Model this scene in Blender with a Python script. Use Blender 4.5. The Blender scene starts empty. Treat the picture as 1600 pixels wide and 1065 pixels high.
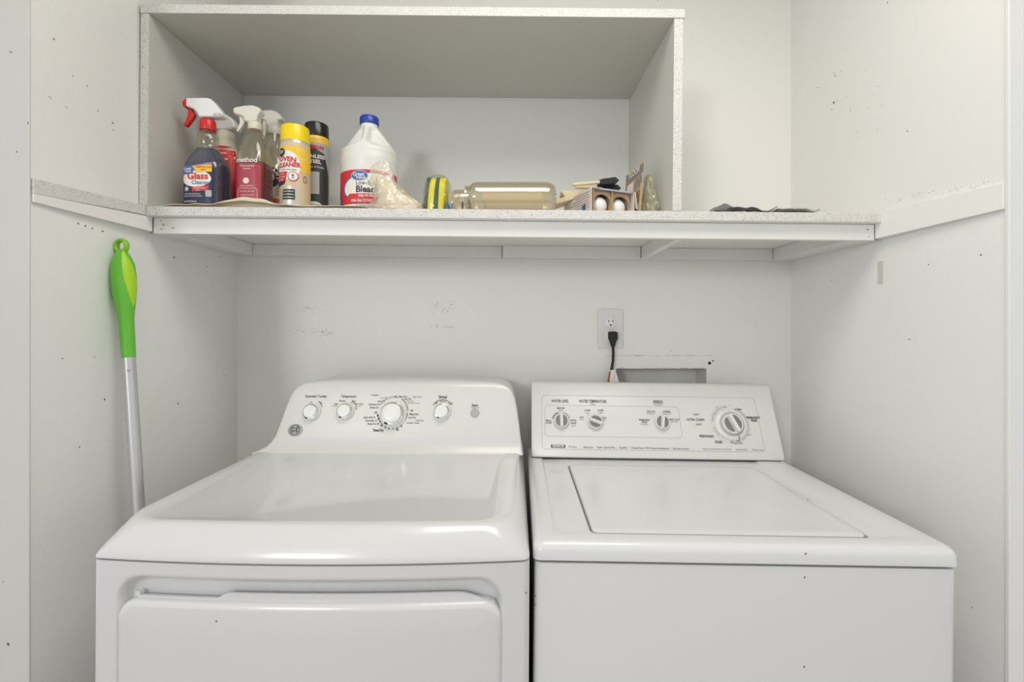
import bpy, bmesh, math, random
from mathutils import Vector, Matrix, noise
random.seed(7)
PI = math.pi
F = 742.0; VX, VY = 805.0, 512.0; CZ = 1.27      # focal length in px, vanishing point, eye height

# ------------------------------------------------------------------ camera, light, exposure
sc = bpy.context.scene
col = sc.collection
cam_d = bpy.data.cameras.new('camera'); cam = bpy.data.objects.new('camera', cam_d); col.objects.link(cam)
cam.location = (0, 0, CZ); cam.rotation_euler = (PI/2, 0, 0)
cam_d.sensor_width = 36; cam_d.lens = F/1600*36
cam_d.shift_x = -(VX-800)/1600; cam_d.shift_y = -(532.5-VY)/1600
cam_d.clip_start = 0.01
sc.camera = cam
sc.view_settings.view_transform = 'Standard'; sc.view_settings.look = 'None'
sc.view_settings.exposure = 0.0; sc.view_settings.gamma = 1.0
sc.view_settings.use_curve_mapping = False
w = bpy.data.worlds.new('world'); sc.world = w; w.use_nodes = True
def area(name, loc, rot, sx, sy, power, colr):
    d = bpy.data.lights.new(name, 'AREA'); d.shape = 'RECTANGLE'; d.size = sx; d.size_y = sy
    d.energy = power; d.color = colr
    o = bpy.data.objects.new(name, d); o.location = loc; o.rotation_euler = rot; col.objects.link(o); return o
w.node_tree.nodes['Background'].inputs[0].default_value = (0.955, 0.975, 1.0, 1)
w.node_tree.nodes['Background'].inputs[1].default_value = 0.85
area('ceiling_lamp_light', (0.12, 0.40, 2.40), (0, 0, 0), 0.9, 0.6, 11.5, (1.0, 0.965, 0.90))
area('window_light', (-1.75, -2.8, 1.85), (math.radians(85), 0, math.radians(-30)), 0.7, 0.6, 34, (0.98, 0.985, 1.0))

# ------------------------------------------------------------------ helpers
def mat(name, color, rough=0.5, metal=0.0, bump=0.0, bscale=200.0, var=0.0, vscale=6.0, coat=0.0, spec=0.5,
        trans=0.0, alpha=1.0, emit=None, speck=0.0, sscale=60.0, speck_col=(0.25, 0.24, 0.22), sthr=0.62):
    m = bpy.data.materials.new(name); m.use_nodes = True
    nt = m.node_tree; N = nt.nodes; L = nt.links; b = N['Principled BSDF']
    b.inputs['Base Color'].default_value = (*color, 1); b.inputs['Roughness'].default_value = rough
    b.inputs['Metallic'].default_value = metal; b.inputs['Coat Weight'].default_value = coat
    b.inputs['Coat Roughness'].default_value = 0.08
    b.inputs['Specular IOR Level'].default_value = spec
    b.inputs['Transmission Weight'].default_value = trans; b.inputs['Alpha'].default_value = alpha
    tc = N.new('ShaderNodeTexCoord')
    last = None
    if var > 0:
        n = N.new('ShaderNodeTexNoise'); n.inputs['Scale'].default_value = vscale; n.inputs['Detail'].default_value = 5
        L.new(tc.outputs['Object'], n.inputs['Vector'])
        mx = N.new('ShaderNodeMix'); mx.data_type = 'RGBA'
        mx.inputs['A'].default_value = (*[c*(1-var) for c in color], 1)
        mx.inputs['B'].default_value = (*[min(1, c*(1+var*0.6)) for c in color], 1)
        L.new(n.outputs['Fac'], mx.inputs['Factor']); last = mx.outputs['Result']
    if speck > 0:
        n = N.new('ShaderNodeTexNoise'); n.inputs['Scale'].default_value = sscale; n.inputs['Detail'].default_value = 3
        L.new(tc.outputs['Object'], n.inputs['Vector'])
        r = N.new('ShaderNodeMapRange'); r.inputs['From Min'].default_value = sthr; r.inputs['From Max'].default_value = sthr+0.06
        r.inputs['To Max'].default_value = speck
        L.new(n.outputs['Fac'], r.inputs['Value'])
        mx = N.new('ShaderNodeMix'); mx.data_type = 'RGBA'
        if last: L.new(last, mx.inputs['A'])
        else: mx.inputs['A'].default_value = (*color, 1)
        mx.inputs['B'].default_value = (*speck_col, 1)
        L.new(r.outputs['Result'], mx.inputs['Factor']); last = mx.outputs['Result']
    if last: L.new(last, b.inputs['Base Color'])
    if bump > 0:
        n = N.new('ShaderNodeTexNoise'); n.inputs['Scale'].default_value = bscale; n.inputs['Detail'].default_value = 4
        L.new(tc.outputs['Object'], n.inputs['Vector'])
        bp = N.new('ShaderNodeBump'); bp.inputs['Strength'].default_value = bump; bp.inputs['Distance'].default_value = 0.002
        L.new(n.outputs['Fac'], bp.inputs['Height']); L.new(bp.outputs['Normal'], b.inputs['Normal'])
    return m
def clear(name, tint=(0.93, 0.92, 0.88), gloss=0.12, rough=0.05, body=0.0, bodycol=(0.9, 0.88, 0.8), bump=0.0, bscale=60):
    m = bpy.data.materials.new(name); m.use_nodes = True
    nt = m.node_tree; N = nt.nodes; L = nt.links; N.remove(N['Principled BSDF']); out = N['Material Output']
    t = N.new('ShaderNodeBsdfTransparent'); t.inputs[0].default_value = (*tint, 1)
    g = N.new('ShaderNodeBsdfGlossy'); g.inputs['Roughness'].default_value = rough
    lw = N.new('ShaderNodeLayerWeight'); lw.inputs['Blend'].default_value = 0.35
    mr = N.new('ShaderNodeMapRange'); mr.inputs['To Min'].default_value = gloss*0.5; mr.inputs['To Max'].default_value = min(1, gloss*4)
    L.new(lw.outputs['Facing'], mr.inputs['Value'])
    m1 = N.new('ShaderNodeMixShader'); L.new(mr.outputs['Result'], m1.inputs[0]); L.new(t.outputs[0], m1.inputs[1]); L.new(g.outputs[0], m1.inputs[2])
    d = N.new('ShaderNodeBsdfDiffuse'); d.inputs[0].default_value = (*bodycol, 1)
    m2 = N.new('ShaderNodeMixShader'); m2.inputs[0].default_value = body; L.new(m1.outputs[0], m2.inputs[1]); L.new(d.outputs[0], m2.inputs[2])
    L.new(m2.outputs[0], out.inputs['Surface'])
    if bump > 0:
        tc = N.new('ShaderNodeTexCoord'); n = N.new('ShaderNodeTexNoise'); n.inputs['Scale'].default_value = bscale
        L.new(tc.outputs['Object'], n.inputs['Vector'])
        bp = N.new('ShaderNodeBump'); bp.inputs['Strength'].default_value = bump; bp.inputs['Distance'].default_value = 0.004
        L.new(n.outputs['Fac'], bp.inputs['Height'])
        L.new(bp.outputs['Normal'], g.inputs['Normal']); L.new(bp.outputs['Normal'], d.inputs['Normal'])
    return m

def P(x, y, d):                                    # a point seen at pixel (x, y) at distance d along the view axis
    return Vector(((x-VX)*d/F, d, CZ+(VY-y)*d/F))
def smooth(a, b, t):
    t = max(0, min(1, (t-a)/(b-a))) if a != b else (1 if t > a else 0)
    return t*t*(3-2*t)

_tc = {}
def text_geo(body, size, align='CENTER', bold=0.0):
    k = (body, align, bold)
    if k not in _tc:
        c = bpy.data.curves.new('t', 'FONT'); c.body = body; c.size = 1; c.align_x = align; c.align_y = 'CENTER'
        c.offset = bold; c.resolution_u = 3
        o = bpy.data.objects.new('t', c); col.objects.link(o)
        me = bpy.data.meshes.new_from_object(o)
        _tc[k] = ([(v.co.x, v.co.y) for v in me.vertices], [tuple(p.vertices) for p in me.polygons])
        bpy.data.objects.remove(o); bpy.data.curves.remove(c); bpy.data.meshes.remove(me)
    vs, fs = _tc[k]
    return [(x*size, y*size) for x, y in vs], fs

class MB:
    def __init__(s): s.v = []; s.f = []; s.m = []; s.mi = 0
    def add(s, vs, fs, mi=None):
        b = len(s.v); s.v += [tuple(v) for v in vs]
        for f in fs: s.f.append(tuple(b+i for i in f)); s.m.append(s.mi if mi is None else mi)
        return s
    def box(s, x0, x1, y0, y1, z0, z1, mi=None):
        vs = [(x, y, z) for z in (z0, z1) for y in (y0, y1) for x in (x0, x1)]
        return s.add(vs, [(0,2,3,1), (4,5,7,6), (0,1,5,4), (2,6,7,3), (0,4,6,2), (1,3,7,5)], mi)
    def rings(s, rings, cap0=True, cap1=True, mi=None):
        n = len(rings[0]); vs = [p for r in rings for p in r]; fs = []
        for i in range(len(rings)-1):
            for j in range(n):
                k = (j+1) % n
                fs.append((i*n+j, i*n+k, (i+1)*n+k, (i+1)*n+j))
        if cap0: fs.append(tuple(reversed(range(n))))
        if cap1: fs.append(tuple((len(rings)-1)*n+j for j in range(n)))
        return s.add(vs, fs, mi)
    def lathe(s, prof, c=(0,0,0), n=40, axis='Z', caps=True, mi=None):
        rs = []
        for r, z in prof:
            ring = []
            for j in range(n):
                a = 2*PI*j/n; u, v = r*math.cos(a), r*math.sin(a)
                ring.append((c[0]+u, c[1]+v, c[2]+z) if axis == 'Z' else (c[0]+z, c[1]+u, c[2]+v) if axis == 'X' else (c[0]+u, c[1]+z, c[2]+v))
            rs.append(ring)
        return s.rings(rs, caps, caps, mi)
    def tube(s, path, r, n=14, mi=None):
        path = [Vector(p) for p in path]; rs = []
        for i, p in enumerate(path):
            t = (path[min(i+1, len(path)-1)]-path[max(i-1, 0)]).normalized()
            a = Vector((0,0,1)) if abs(t.z) < 0.9 else Vector((0,1,0))
            u = t.cross(a).normalized(); v = t.cross(u)
            rr = r[i] if isinstance(r, (list, tuple)) else r
            rs.append([p+u*rr*math.cos(2*PI*j/n)+v*rr*math.sin(2*PI*j/n) for j in range(n)])
        return s.rings(rs, True, True, mi)
    def prism(s, pts, vec, mi=None):              # polygon (3-D points) pushed along vec
        n = len(pts); vec = Vector(vec); A = [Vector(p) for p in pts]; B = [p+vec for p in A]
        fs = [tuple(range(n)), tuple(reversed(range(n, 2*n)))]+[(j, n+j, n+(j+1) % n, (j+1) % n) for j in range(n)]
        return s.add(A+B, fs, mi)
    def patch(s, pts, fn, mi=None, rings=4):      # star-shaped flat polygon in (s,h), laid on a surface by fn
        q = []
        for a, b in zip(pts, list(pts[1:])+[pts[0]]):
            k = max(1, math.ceil(math.hypot(b[0]-a[0], b[1]-a[1])/0.005))
            q += [(a[0]+(b[0]-a[0])*i/k, a[1]+(b[1]-a[1])*i/k) for i in range(k)]
        pts = q
        cx = (min(p[0] for p in pts)+max(p[0] for p in pts))/2; cy = (min(p[1] for p in pts)+max(p[1] for p in pts))/2
        rings = max(rings, math.ceil(max(math.hypot(p[0]-cx, p[1]-cy) for p in pts)/0.006))
        n = len(pts); vs = [fn(cx, cy)]; fs = []
        for k in range(1, rings+1):
            for p in pts: vs.append(fn(cx+(p[0]-cx)*k/rings, cy+(p[1]-cy)*k/rings))
        for j in range(n):
            fs.append((0, 1+j, 1+(j+1) % n))
            for k in range(1, rings):
                a = 1+(k-1)*n; b = 1+k*n
                fs.append((a+j, b+j, b+(j+1) % n, a+(j+1) % n))
        return s.add(vs, fs, mi)
    def grid(s, x0, x1, y0, y1, fn, nx=16, ny=8, mi=None):
        vs = [fn(x0+(x1-x0)*i/nx, y0+(y1-y0)*j/ny) for j in range(ny+1) for i in range(nx+1)]
        fs = [(j*(nx+1)+i, j*(nx+1)+i+1, (j+1)*(nx+1)+i+1, (j+1)*(nx+1)+i) for j in range(ny) for i in range(nx)]
        return s.add(vs, fs, mi)
    def text(s, body, size, fn, at=(0,0), mi=None, align='CENTER', bold=0.0, ang=0.0, sx=1.0):
        vs, fs = text_geo(body, size, align, bold); c, sn = math.cos(ang), math.sin(ang)
        return s.add([fn(at[0]+x*sx*c-y*sn, at[1]+x*sx*sn+y*c) for x, y in vs], fs, mi)
    def build(s, name, mats, parent=None, bevel=0.0, smooth_deg=35, off=(0,0,0), subsurf=0, solid=0.0, recalc=True, seg=3):
        me = bpy.data.meshes.new(name)
        o0 = Vector(off)
        me.from_pydata([Vector(v)-o0 for v in s.v], [], s.f)
        ms = mats if isinstance(mats, (list, tuple)) else [mats]
        for m in ms: me.materials.append(m)
        me.polygons.foreach_set('material_index', [min(i, len(ms)-1) for i in s.m])
        if recalc:
            bm = bmesh.new(); bm.from_mesh(me); bmesh.ops.recalc_face_normals(bm, faces=bm.faces); bm.to_mesh(me); bm.free()
        if smooth_deg:
            me.polygons.foreach_set('use_smooth', [True]*len(me.polygons)); me.set_sharp_from_angle(angle=math.radians(smooth_deg))
        me.update()
        o = bpy.data.objects.new(name, me); col.objects.link(o)
        if parent: o.parent = parent
        if solid: md = o.modifiers.new('solid', 'SOLIDIFY'); md.thickness = solid
        if bevel:
            md = o.modifiers.new('bevel', 'BEVEL'); md.width = bevel; md.segments = seg; md.limit_method = 'ANGLE'; md.angle_limit = math.radians(40)
            md.harden_normals = True
        if subsurf:
            md = o.modifiers.new('sub', 'SUBSURF'); md.levels = subsurf; md.render_levels = subsurf
        return o
def tag(o, label=None, cat=None, group=None, kind=None):
    if label: o['label'] = label
    if cat: o['category'] = cat
    if group: o['group'] = group
    if kind: o['kind'] = kind
    return o
def thing(name, label, cat, loc=(0,0,0), rot=(0,0,0), group=None):
    o = bpy.data.objects.new(name, None); col.objects.link(o); o.empty_display_size = 0.05
    o.location = loc; o.rotation_euler = rot
    o['_m'] = 0; del o['_m']
    return tag(o, label, cat, group)
def mtx(o):
    return Matrix.Translation(o.location) @ o.rotation_euler.to_matrix().to_4x4()
def struct(mb, name, m, **k):
    return tag(mb.build(name, m, **k), kind='structure')
def rrect(x0, x1, y0, y1, r, z, n=8, bulge=0.0, nf=16, rb=None):
    """rounded rectangle ring; the y0 side bows towards -y by bulge"""
    rb = r if rb is None else rb; pts = []
    def arc(cx, cy, rr, a0, a1):
        for i in range(n+1):
            a = a0+(a1-a0)*i/n; pts.append([cx+rr*math.cos(a), cy+rr*math.sin(a)])
    arc(x0+r, y0+r, r, PI, 1.5*PI)
    for i in range(1, nf): pts.append([x0+r+(x1-x0-2*r)*i/nf, y0])
    arc(x1-r, y0+r, r, 1.5*PI, 2*PI); arc(x1-rb, y1-rb, rb, 0, PI/2); arc(x0+rb, y1-rb, rb, PI/2, PI)
    out = []
    for x, y in pts:
        u = (x-(x0+x1)/2)/((x1-x0)/2); k = max(0, 1-(y-y0)/0.25) if bulge else 0
        out.append((x, y-bulge*(1-u*u)*k, z))
    return out

# ------------------------------------------------------------------ materials
paint = mat('wall_paint', (0.83, 0.82, 0.775), 0.45, bump=0.22, bscale=90, var=0.035, vscale=3, speck=0.22, sscale=75, sthr=0.735, speck_col=(0.45, 0.43, 0.39))
paint_l = mat('wall_paint_left', (0.825, 0.825, 0.80), 0.5, bump=0.35, bscale=110, var=0.04, vscale=4, speck=0.22, sscale=70, sthr=0.735, speck_col=(0.45, 0.43, 0.39))
paint_r = mat('wall_paint_right', (0.835, 0.828, 0.805), 0.42, bump=0.25, bscale=80, var=0.03, vscale=3, speck=0.2, sscale=60, sthr=0.74, speck_col=(0.5, 0.48, 0.44))
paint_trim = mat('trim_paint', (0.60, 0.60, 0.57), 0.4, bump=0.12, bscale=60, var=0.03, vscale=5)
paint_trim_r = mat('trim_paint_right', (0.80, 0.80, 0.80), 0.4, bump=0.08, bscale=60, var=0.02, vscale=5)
wood_p = mat('painted_board', (0.82, 0.81, 0.78), 0.42, bump=0.3, bscale=60, var=0.05, vscale=9, speck=0.3, sscale=55, sthr=0.7, speck_col=(0.5, 0.48, 0.43))
chip_edge = mat('particle_edge', (0.71, 0.70, 0.67), 0.7, bump=0.9, bscale=260, var=0.10, vscale=40, speck=0.6, sscale=340, sthr=0.56, speck_col=(0.38, 0.37, 0.34))
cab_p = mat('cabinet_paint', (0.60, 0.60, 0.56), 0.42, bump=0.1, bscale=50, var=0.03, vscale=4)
enamel = mat('white_enamel', (0.73, 0.735, 0.74), 0.22, coat=0.3, var=0.01, vscale=2)
enamel_d = mat('dryer_enamel', (0.685, 0.685, 0.69), 0.2, coat=0.3, var=0.012, vscale=2)
plastic_w = mat('white_plastic', (0.735, 0.73, 0.705), 0.3)
plastic_d = mat('dryer_console_plastic', (0.70, 0.69, 0.66), 0.28, coat=0.2)
dark = mat('dark_gap', (0.02, 0.02, 0.018), 0.8)
ink = mat('dark_ink', (0.035, 0.035, 0.035), 0.5)
ink_g = mat('grey_ink', (0.22, 0.22, 0.22), 0.5)
grey_pl = mat('grey_plastic', (0.20, 0.205, 0.20), 0.4)
grey_lt = mat('light_grey_plastic', (0.42, 0.42, 0.41), 0.4)
chrome = mat('chrome', (0.72, 0.71, 0.69), 0.12, metal=1)
alu = mat('aluminium', (0.60, 0.60, 0.60), 0.33, metal=0.75)
green = mat('green_plastic', (0.13, 0.50, 0.035), 0.35)
lime = mat('lime_rubber', (0.40, 0.68, 0.02), 0.45)
white = mat('white_glossy', (0.80, 0.80, 0.78), 0.3)
cream = mat('cream_plastic', (0.72, 0.68, 0.56), 0.35)
red = mat('red_plastic', (0.62, 0.02, 0.02), 0.3)
blue = mat('blue_plastic', (0.015, 0.055, 0.33), 0.3)
yellow = mat('yellow_plastic', (0.88, 0.66, 0.005), 0.3)
black = mat('black_plastic', (0.012, 0.011, 0.010), 0.22)
black_m = mat('black_matte', (0.02, 0.02, 0.018), 0.75, bump=0.3)
navy = mat('navy_label', (0.014, 0.016, 0.060), 0.4)
purple = mat('purple_label', (0.28, 0.20, 0.42), 0.4)
label_w = mat('white_label', (0.80, 0.78, 0.73), 0.4)
label_r = mat('red_label', (0.60, 0.03, 0.035), 0.4)
label_b = mat('blue_label', (0.05, 0.14, 0.38), 0.4)
label_y = mat('yellow_label', (0.85, 0.54, 0.03), 0.4)
orange = mat('orange_label', (0.75, 0.17, 0.03), 0.4)
tan = mat('tan_label', (0.62, 0.49, 0.30), 0.45)
silver = mat('silver_can', (0.60, 0.56, 0.48), 0.3, metal=0.5)
rose = mat('rose_label', (0.40, 0.045, 0.075), 0.35)
pale = mat('pale_print', (0.82, 0.72, 0.66), 0.5)
khaki = mat('khaki_label', (0.50, 0.44, 0.30), 0.5)
bottle_cl = clear('clear_bottle', (0.92, 0.89, 0.80), 0.10, 0.06, body=0.05, bodycol=(0.75, 0.66, 0.45))
liquid_blue = clear('blue_liquid', (0.03, 0.045, 0.16), 0.06, 0.1, body=0.7, bodycol=(0.010, 0.032, 0.17))
liquid_pink = clear('pink_liquid', (0.5, 0.06, 0.12), 0.1, 0.1, body=0.6, bodycol=(0.45, 0.05, 0.10))
glass = clear('pale_glass', (0.93, 0.90, 0.82), 0.20, 0.05, body=0.10, bodycol=(0.85, 0.75, 0.55))
film = clear('clear_film', (0.985, 0.98, 0.95), 0.16, 0.12, body=0.02, bump=0.8, bscale=45)
film_c = clear('cloudy_film', (0.97, 0.95, 0.89), 0.12, 0.25, body=0.22, bodycol=(0.86, 0.79, 0.66), bump=1.0, bscale=70)
fabric = mat('cream_cloth', (0.70, 0.61, 0.44), 0.9, bump=0.6, bscale=160, var=0.08, vscale=20)
glove_m = mat('cream_glove', (0.80, 0.72, 0.58), 0.7, bump=0.5, bscale=80, var=0.08, vscale=20)
foam_y = mat('yellow_foam', (0.85, 0.76, 0.015), 0.85, bump=0.8, bscale=300)
scour = mat('green_scourer', (0.03, 0.085, 0.03), 0.9, bump=1.0, bscale=400)
card = mat('brown_cardboard', (0.46, 0.33, 0.19), 0.85, var=0.06, vscale=20)
card_w = mat('printed_cardboard', (0.66, 0.58, 0.52), 0.6, var=0.1, vscale=60)
bulb_m = mat('frosted_bulb', (0.82, 0.82, 0.80), 0.22)
wood_l = mat('pale_wood', (0.68, 0.57, 0.36), 0.55, var=0.08, vscale=30)
paper = mat('cream_paper', (0.66, 0.56, 0.36), 0.8, bump=0.4, bscale=60)
grey_cloth = mat('grey_green_cloth', (0.40, 0.40, 0.34), 0.9, bump=0.8, bscale=300, speck=0.6, sscale=300, sthr=0.55, speck_col=(0.15, 0.15, 0.12))
chipm = mat('chipped_paint', (0.16, 0.145, 0.12), 0.9, var=0.2, vscale=80)
scuffm = mat('grey_scuff', (0.55, 0.54, 0.50), 0.8, var=0.2, vscale=80)
floor_m = mat('floor_vinyl', (0.38, 0.34, 0.29), 0.5, var=0.1, vscale=3)

# ------------------------------------------------------------------ room shell
LW, RW, BW = -0.846, 0.840, 1.446       # inner faces of the alcove walls
FR = 0.81                               # front face of the casings
struct(MB().box(-2.6, 2.6, -3.0, 1.6, -0.06, 0.0), 'floor', floor_m)
struct(MB().box(-2.6, 2.6, -3.0, 1.6, 2.44, 2.5), 'ceiling', paint)
OX0, OX1, OZ0, OZ1 = 0.300, 0.587, 1.0, 1.152    # hole in the back wall for the supply box
bw = MB()
bw.box(LW-0.1, OX0, BW, BW+0.1, 0, 2.44); bw.box(OX1, RW+0.1, BW, BW+0.1, 0, 2.44)
bw.box(OX0, OX1, BW, BW+0.1, 0, OZ0); bw.box(OX0, OX1, BW, BW+0.1, OZ1, 2.44)
wall_back = struct(bw, 'wall_back', paint, smooth_deg=0)
wall_left = struct(MB().box(LW-0.1, LW, FR+0.018, BW, 0, 2.44), 'wall_left', paint_l, smooth_deg=0)
wall_right = struct(MB().box(RW, RW+0.1, FR+0.002, BW, 0, 2.44), 'wall_right', paint_r, smooth_deg=0)
struct(MB().box(-2.6, LW-0.1, FR+0.018, FR+0.13, 0, 2.44), 'wall_front_left', paint_l)
struct(MB().box(RW+0.1, 2.6, FR+0.004, FR+0.13, 0, 2.44), 'wall_front_right', paint_r)
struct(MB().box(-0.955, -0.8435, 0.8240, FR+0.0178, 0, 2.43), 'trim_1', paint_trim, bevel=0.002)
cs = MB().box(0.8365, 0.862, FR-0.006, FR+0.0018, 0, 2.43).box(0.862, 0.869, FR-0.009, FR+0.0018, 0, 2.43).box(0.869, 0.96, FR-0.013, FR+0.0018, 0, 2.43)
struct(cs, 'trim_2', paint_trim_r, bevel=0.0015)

# boards fixed along the two side walls from the shelf to the casings (rough board edge over a painted strip)
TL = 0.0095                             # the whole shelf hangs a little lower on the right
def zs(X): return -TL*X
def hexa(mb, xs0, xs1, y0, y1, z0s, z1s, mi=0):   # board along y whose x and z limits run from (near) to (far)
    vs = [(xs0[0], y0, z0s[0]), (xs1[0], y0, z0s[0]), (xs0[1], y1, z0s[1]), (xs1[1], y1, z0s[1]),
          (xs0[0], y0, z1s[0]), (xs1[0], y0, z1s[0]), (xs0[1], y1, z1s[1]), (xs1[1], y1, z1s[1])]
    return mb.add(vs, [(0,2,3,1), (4,5,7,6), (0,1,5,4), (2,6,7,3), (0,4,6,2), (1,3,7,5)], mi)
rl = MB()
hexa(rl, (LW, LW), (-0.8405, -0.828), 0.829, 1.0845, (CZ+0.2195, CZ+0.2195), (CZ+0.2345, CZ+0.253))
hexa(rl, (LW, LW), (-0.8410, -0.8285), 0.829, 1.064, (CZ+0.2346, CZ+0.2531), (CZ+0.2615, CZ+0.2735), 1)
struct(rl, 'trim_3', [wood_p, chip_edge], bevel=0.001)
rl = MB()
hexa(rl, (0.8345, 0.8215), (RW, RW), 0.8121, 1.0845, (CZ+0.2030, CZ+0.2030), (CZ+0.2486, CZ+0.2620))
struct(rl, 'trim_4', paint_r, bevel=0.001)

# paint chips, nail holes and scuffs on the walls
def chips(parent, spots, axis, name='paint_chip', m=chipm):
    mb = MB()
    for (x, y, r, asp, ang) in spots:
        if axis == 'back': d = BW
        elif axis == 'left': d = abs(LW)*F/(VX-x)
        elif axis == 'right': d = RW*F/(x-VX)
        else: d = 0.8240
        c = P(x, y, d); R = 0.8*r*d/F; n = 9
        pts = []
        for k in range(n):
            a = 2*PI*k/n; q = R*random.uniform(0.65, 1.15)
            u, v = q*asp*math.cos(a), q*math.sin(a)/max(asp, 1e-3)**0.5
            pts.append((u*math.cos(ang)-v*math.sin(ang), u*math.sin(ang)+v*math.cos(ang)))
        t = 0.0006
        if axis in ('back', 'front'): mb.prism([(c.x+u, c.y-t, c.z+v) for u, v in pts], (0, t*0.9, 0))
        elif axis == 'left': mb.prism([(c.x+t, c.y+u, c.z+v) for u, v in pts], (-t*0.9, 0, 0))
        else: mb.prism([(c.x-t, c.y+u, c.z+v) for u, v in pts], (t*0.9, 0, 0))
    return tag(mb.build(name, m, parent, smooth_deg=0), kind='stuff')
chips(wall_left, [(84,61,2.2,0.7,0),(122,349,2,1,0),(133,353,2,1,0),(144,357,1.6,1,0),(160,361,2,1,0),(114,119,1.2,1,0),(153,173,1.2,1,0),
    (176,192,1.6,1.5,-.4),(272,402,2,1,0),(324,416,1.4,1,0),(341,401,1.1,1,0),(345,401,1.1,1,0),(208,466,1.4,1.6,.1),(163,624,2,1,0),
    (124,698,1.8,1.3,.2),(278,630,1.8,1,0),(97,560,1.2,1,0),(147,557,1,1,0),(136,134,1.3,1,0),(350,587,1.2,1,0)], 'left')
chips(wall_left, [(78,152,1.6,2.6,-.3),(104,167,1.8,1.4,0),(177,203,1.6,1.5,-.3),(98,560,1.2,1.6,.2),(170,689,1,1,0)], 'left', 'scuff', scuffm)
sp = []
for k in range(150):                        # two worn patches on the wall above the dryer
    cx, cy, sx, sy = random.choice([(478,483,26,5),(478,515,30,9),(510,520,10,6),(690,475,26,7),(700,510,28,5),(688,487,22,8)])
    sp.append((random.gauss(cx, sx*0.55), random.gauss(cy, sy*0.55), random.uniform(.4, 1.15), random.uniform(.7, 1.9), random.uniform(-.4, .6)))
chips(wall_back, sp, 'back', 'worn_speckle', scuffm)
chips(wall_back, [(873,211,1.4,1,0),(1048,548,.9,1,0),(1028,1,1,1,0)], 'back')
chips(wall_right, [(1533,398,1.8,1,0),(1421,530,1.3,1.4,0),(1305,118,1.5,1.3,.3),(1303,160,2.2,1.6,.5),(1418,205,1.6,1.0,.3),(1300,171,1.2,1,0),
    (1278,137,1.1,1,0),(1387,4,1.5,1,0),(1519,949,1.2,1,0),(1451,413,1.2,1,0),(1298,438,1,1,0),(1572,224,1.4,1,0)], 'right')
sp = [(random.gauss(1330, 32), random.gauss(150, 34), random.uniform(.4, 1.1), random.uniform(1, 2.6), random.uniform(.2, 1)) for k in range(26)]
sp += [(random.uniform(1355, 1560), 0, random.uniform(.5, 1.2), random.uniform(1, 2.5), .3) for k in range(26)]
sp = [(x, y if y else 318-(x-1355)*0.16+random.uniform(-4, 4), r, a, g) for x, y, r, a, g in sp]
chips(wall_right, sp, 'right', 'scuff', scuffm)
t1 = bpy.data.objects['trim_1']
chips(t1, [(13,1006,3.2,.7,.4),(17,81,1.6,1.8,-.7),(26,237,1.2,1,0),(44,192,1.6,.7,0),(5,908,1,1,0)], 'front')

# strip of old clear tape stuck to the right wall
d = RW*F/(1376-VX)
tp = MB().box(RW-0.0009, RW-0.0001, d-0.008, d+0.008, CZ+(VY-443)*d/F, CZ+(VY-408)*d/F)
tag(tp.build('tape_strip', mat('old_tape', (0.60, 0.595, 0.56), 0.25)), 'short vertical strip of greyish tape on the right wall below the shelf end', 'tape')

# ------------------------------------------------------------------ shelf across the back of the alcove
SZ = CZ+0.2655                          # shelf surface at X = 0
def shelf_z(X): return SZ+zs(X)
sh = thing('wall_shelf', 'white painted wall to wall particle board shelf on wooden battens above the machines', 'shelf', (0, BW, CZ+0.21), (0, TL, 0))
def S(mb, name, m, **k): return mb.build(name, m, sh, off=(0, BW, CZ+0.21), **k)
bd = MB().box(-0.8455, 0.8395, 1.0655, BW-0.0005, CZ+0.2445, CZ+0.2655)
bd.f = bd.f; bd.m = [0, 0, 1, 0, 0, 0]
S(bd, 'shelf_board', [wood_p, chip_edge], bevel=0.0018)
S(MB().box(-0.8275, 0.8213, 1.0855, 1.103, CZ+0.2075, CZ+0.2443), 'front_fascia', wood_p, bevel=0.0015)
S(MB().box(-0.8455, -0.790, 1.1035, BW-0.0005, CZ+0.2105, CZ+0.2443), 'batten', wood_p, bevel=0.0015)
S(MB().box(0.775, 0.8395, 1.1035, BW-0.0005, CZ+0.2105, CZ+0.2443), 'batten', wood_p, bevel=0.0015)
S(MB().box(-0.789, -0.040, 1.427, BW-0.0005, CZ+0.2105, CZ+0.2443), 'batten', wood_p, bevel=0.0015)
S(MB().box(-0.039, 0.774, 1.427, BW-0.0005, CZ+0.2105, CZ+0.2443), 'batten', wood_p, bevel=0.0015)
S(MB().box(-0.036, 0.372, 1.407, 1.4265, CZ+0.2085, CZ+0.2443), 'batten', wood_p, bevel=0.0015)
S(MB().box(0.3735, 0.392, 1.1035, 1.4265, CZ+0.2085, CZ+0.2443), 'cross_brace', wood_p, bevel=0.0015)
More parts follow.
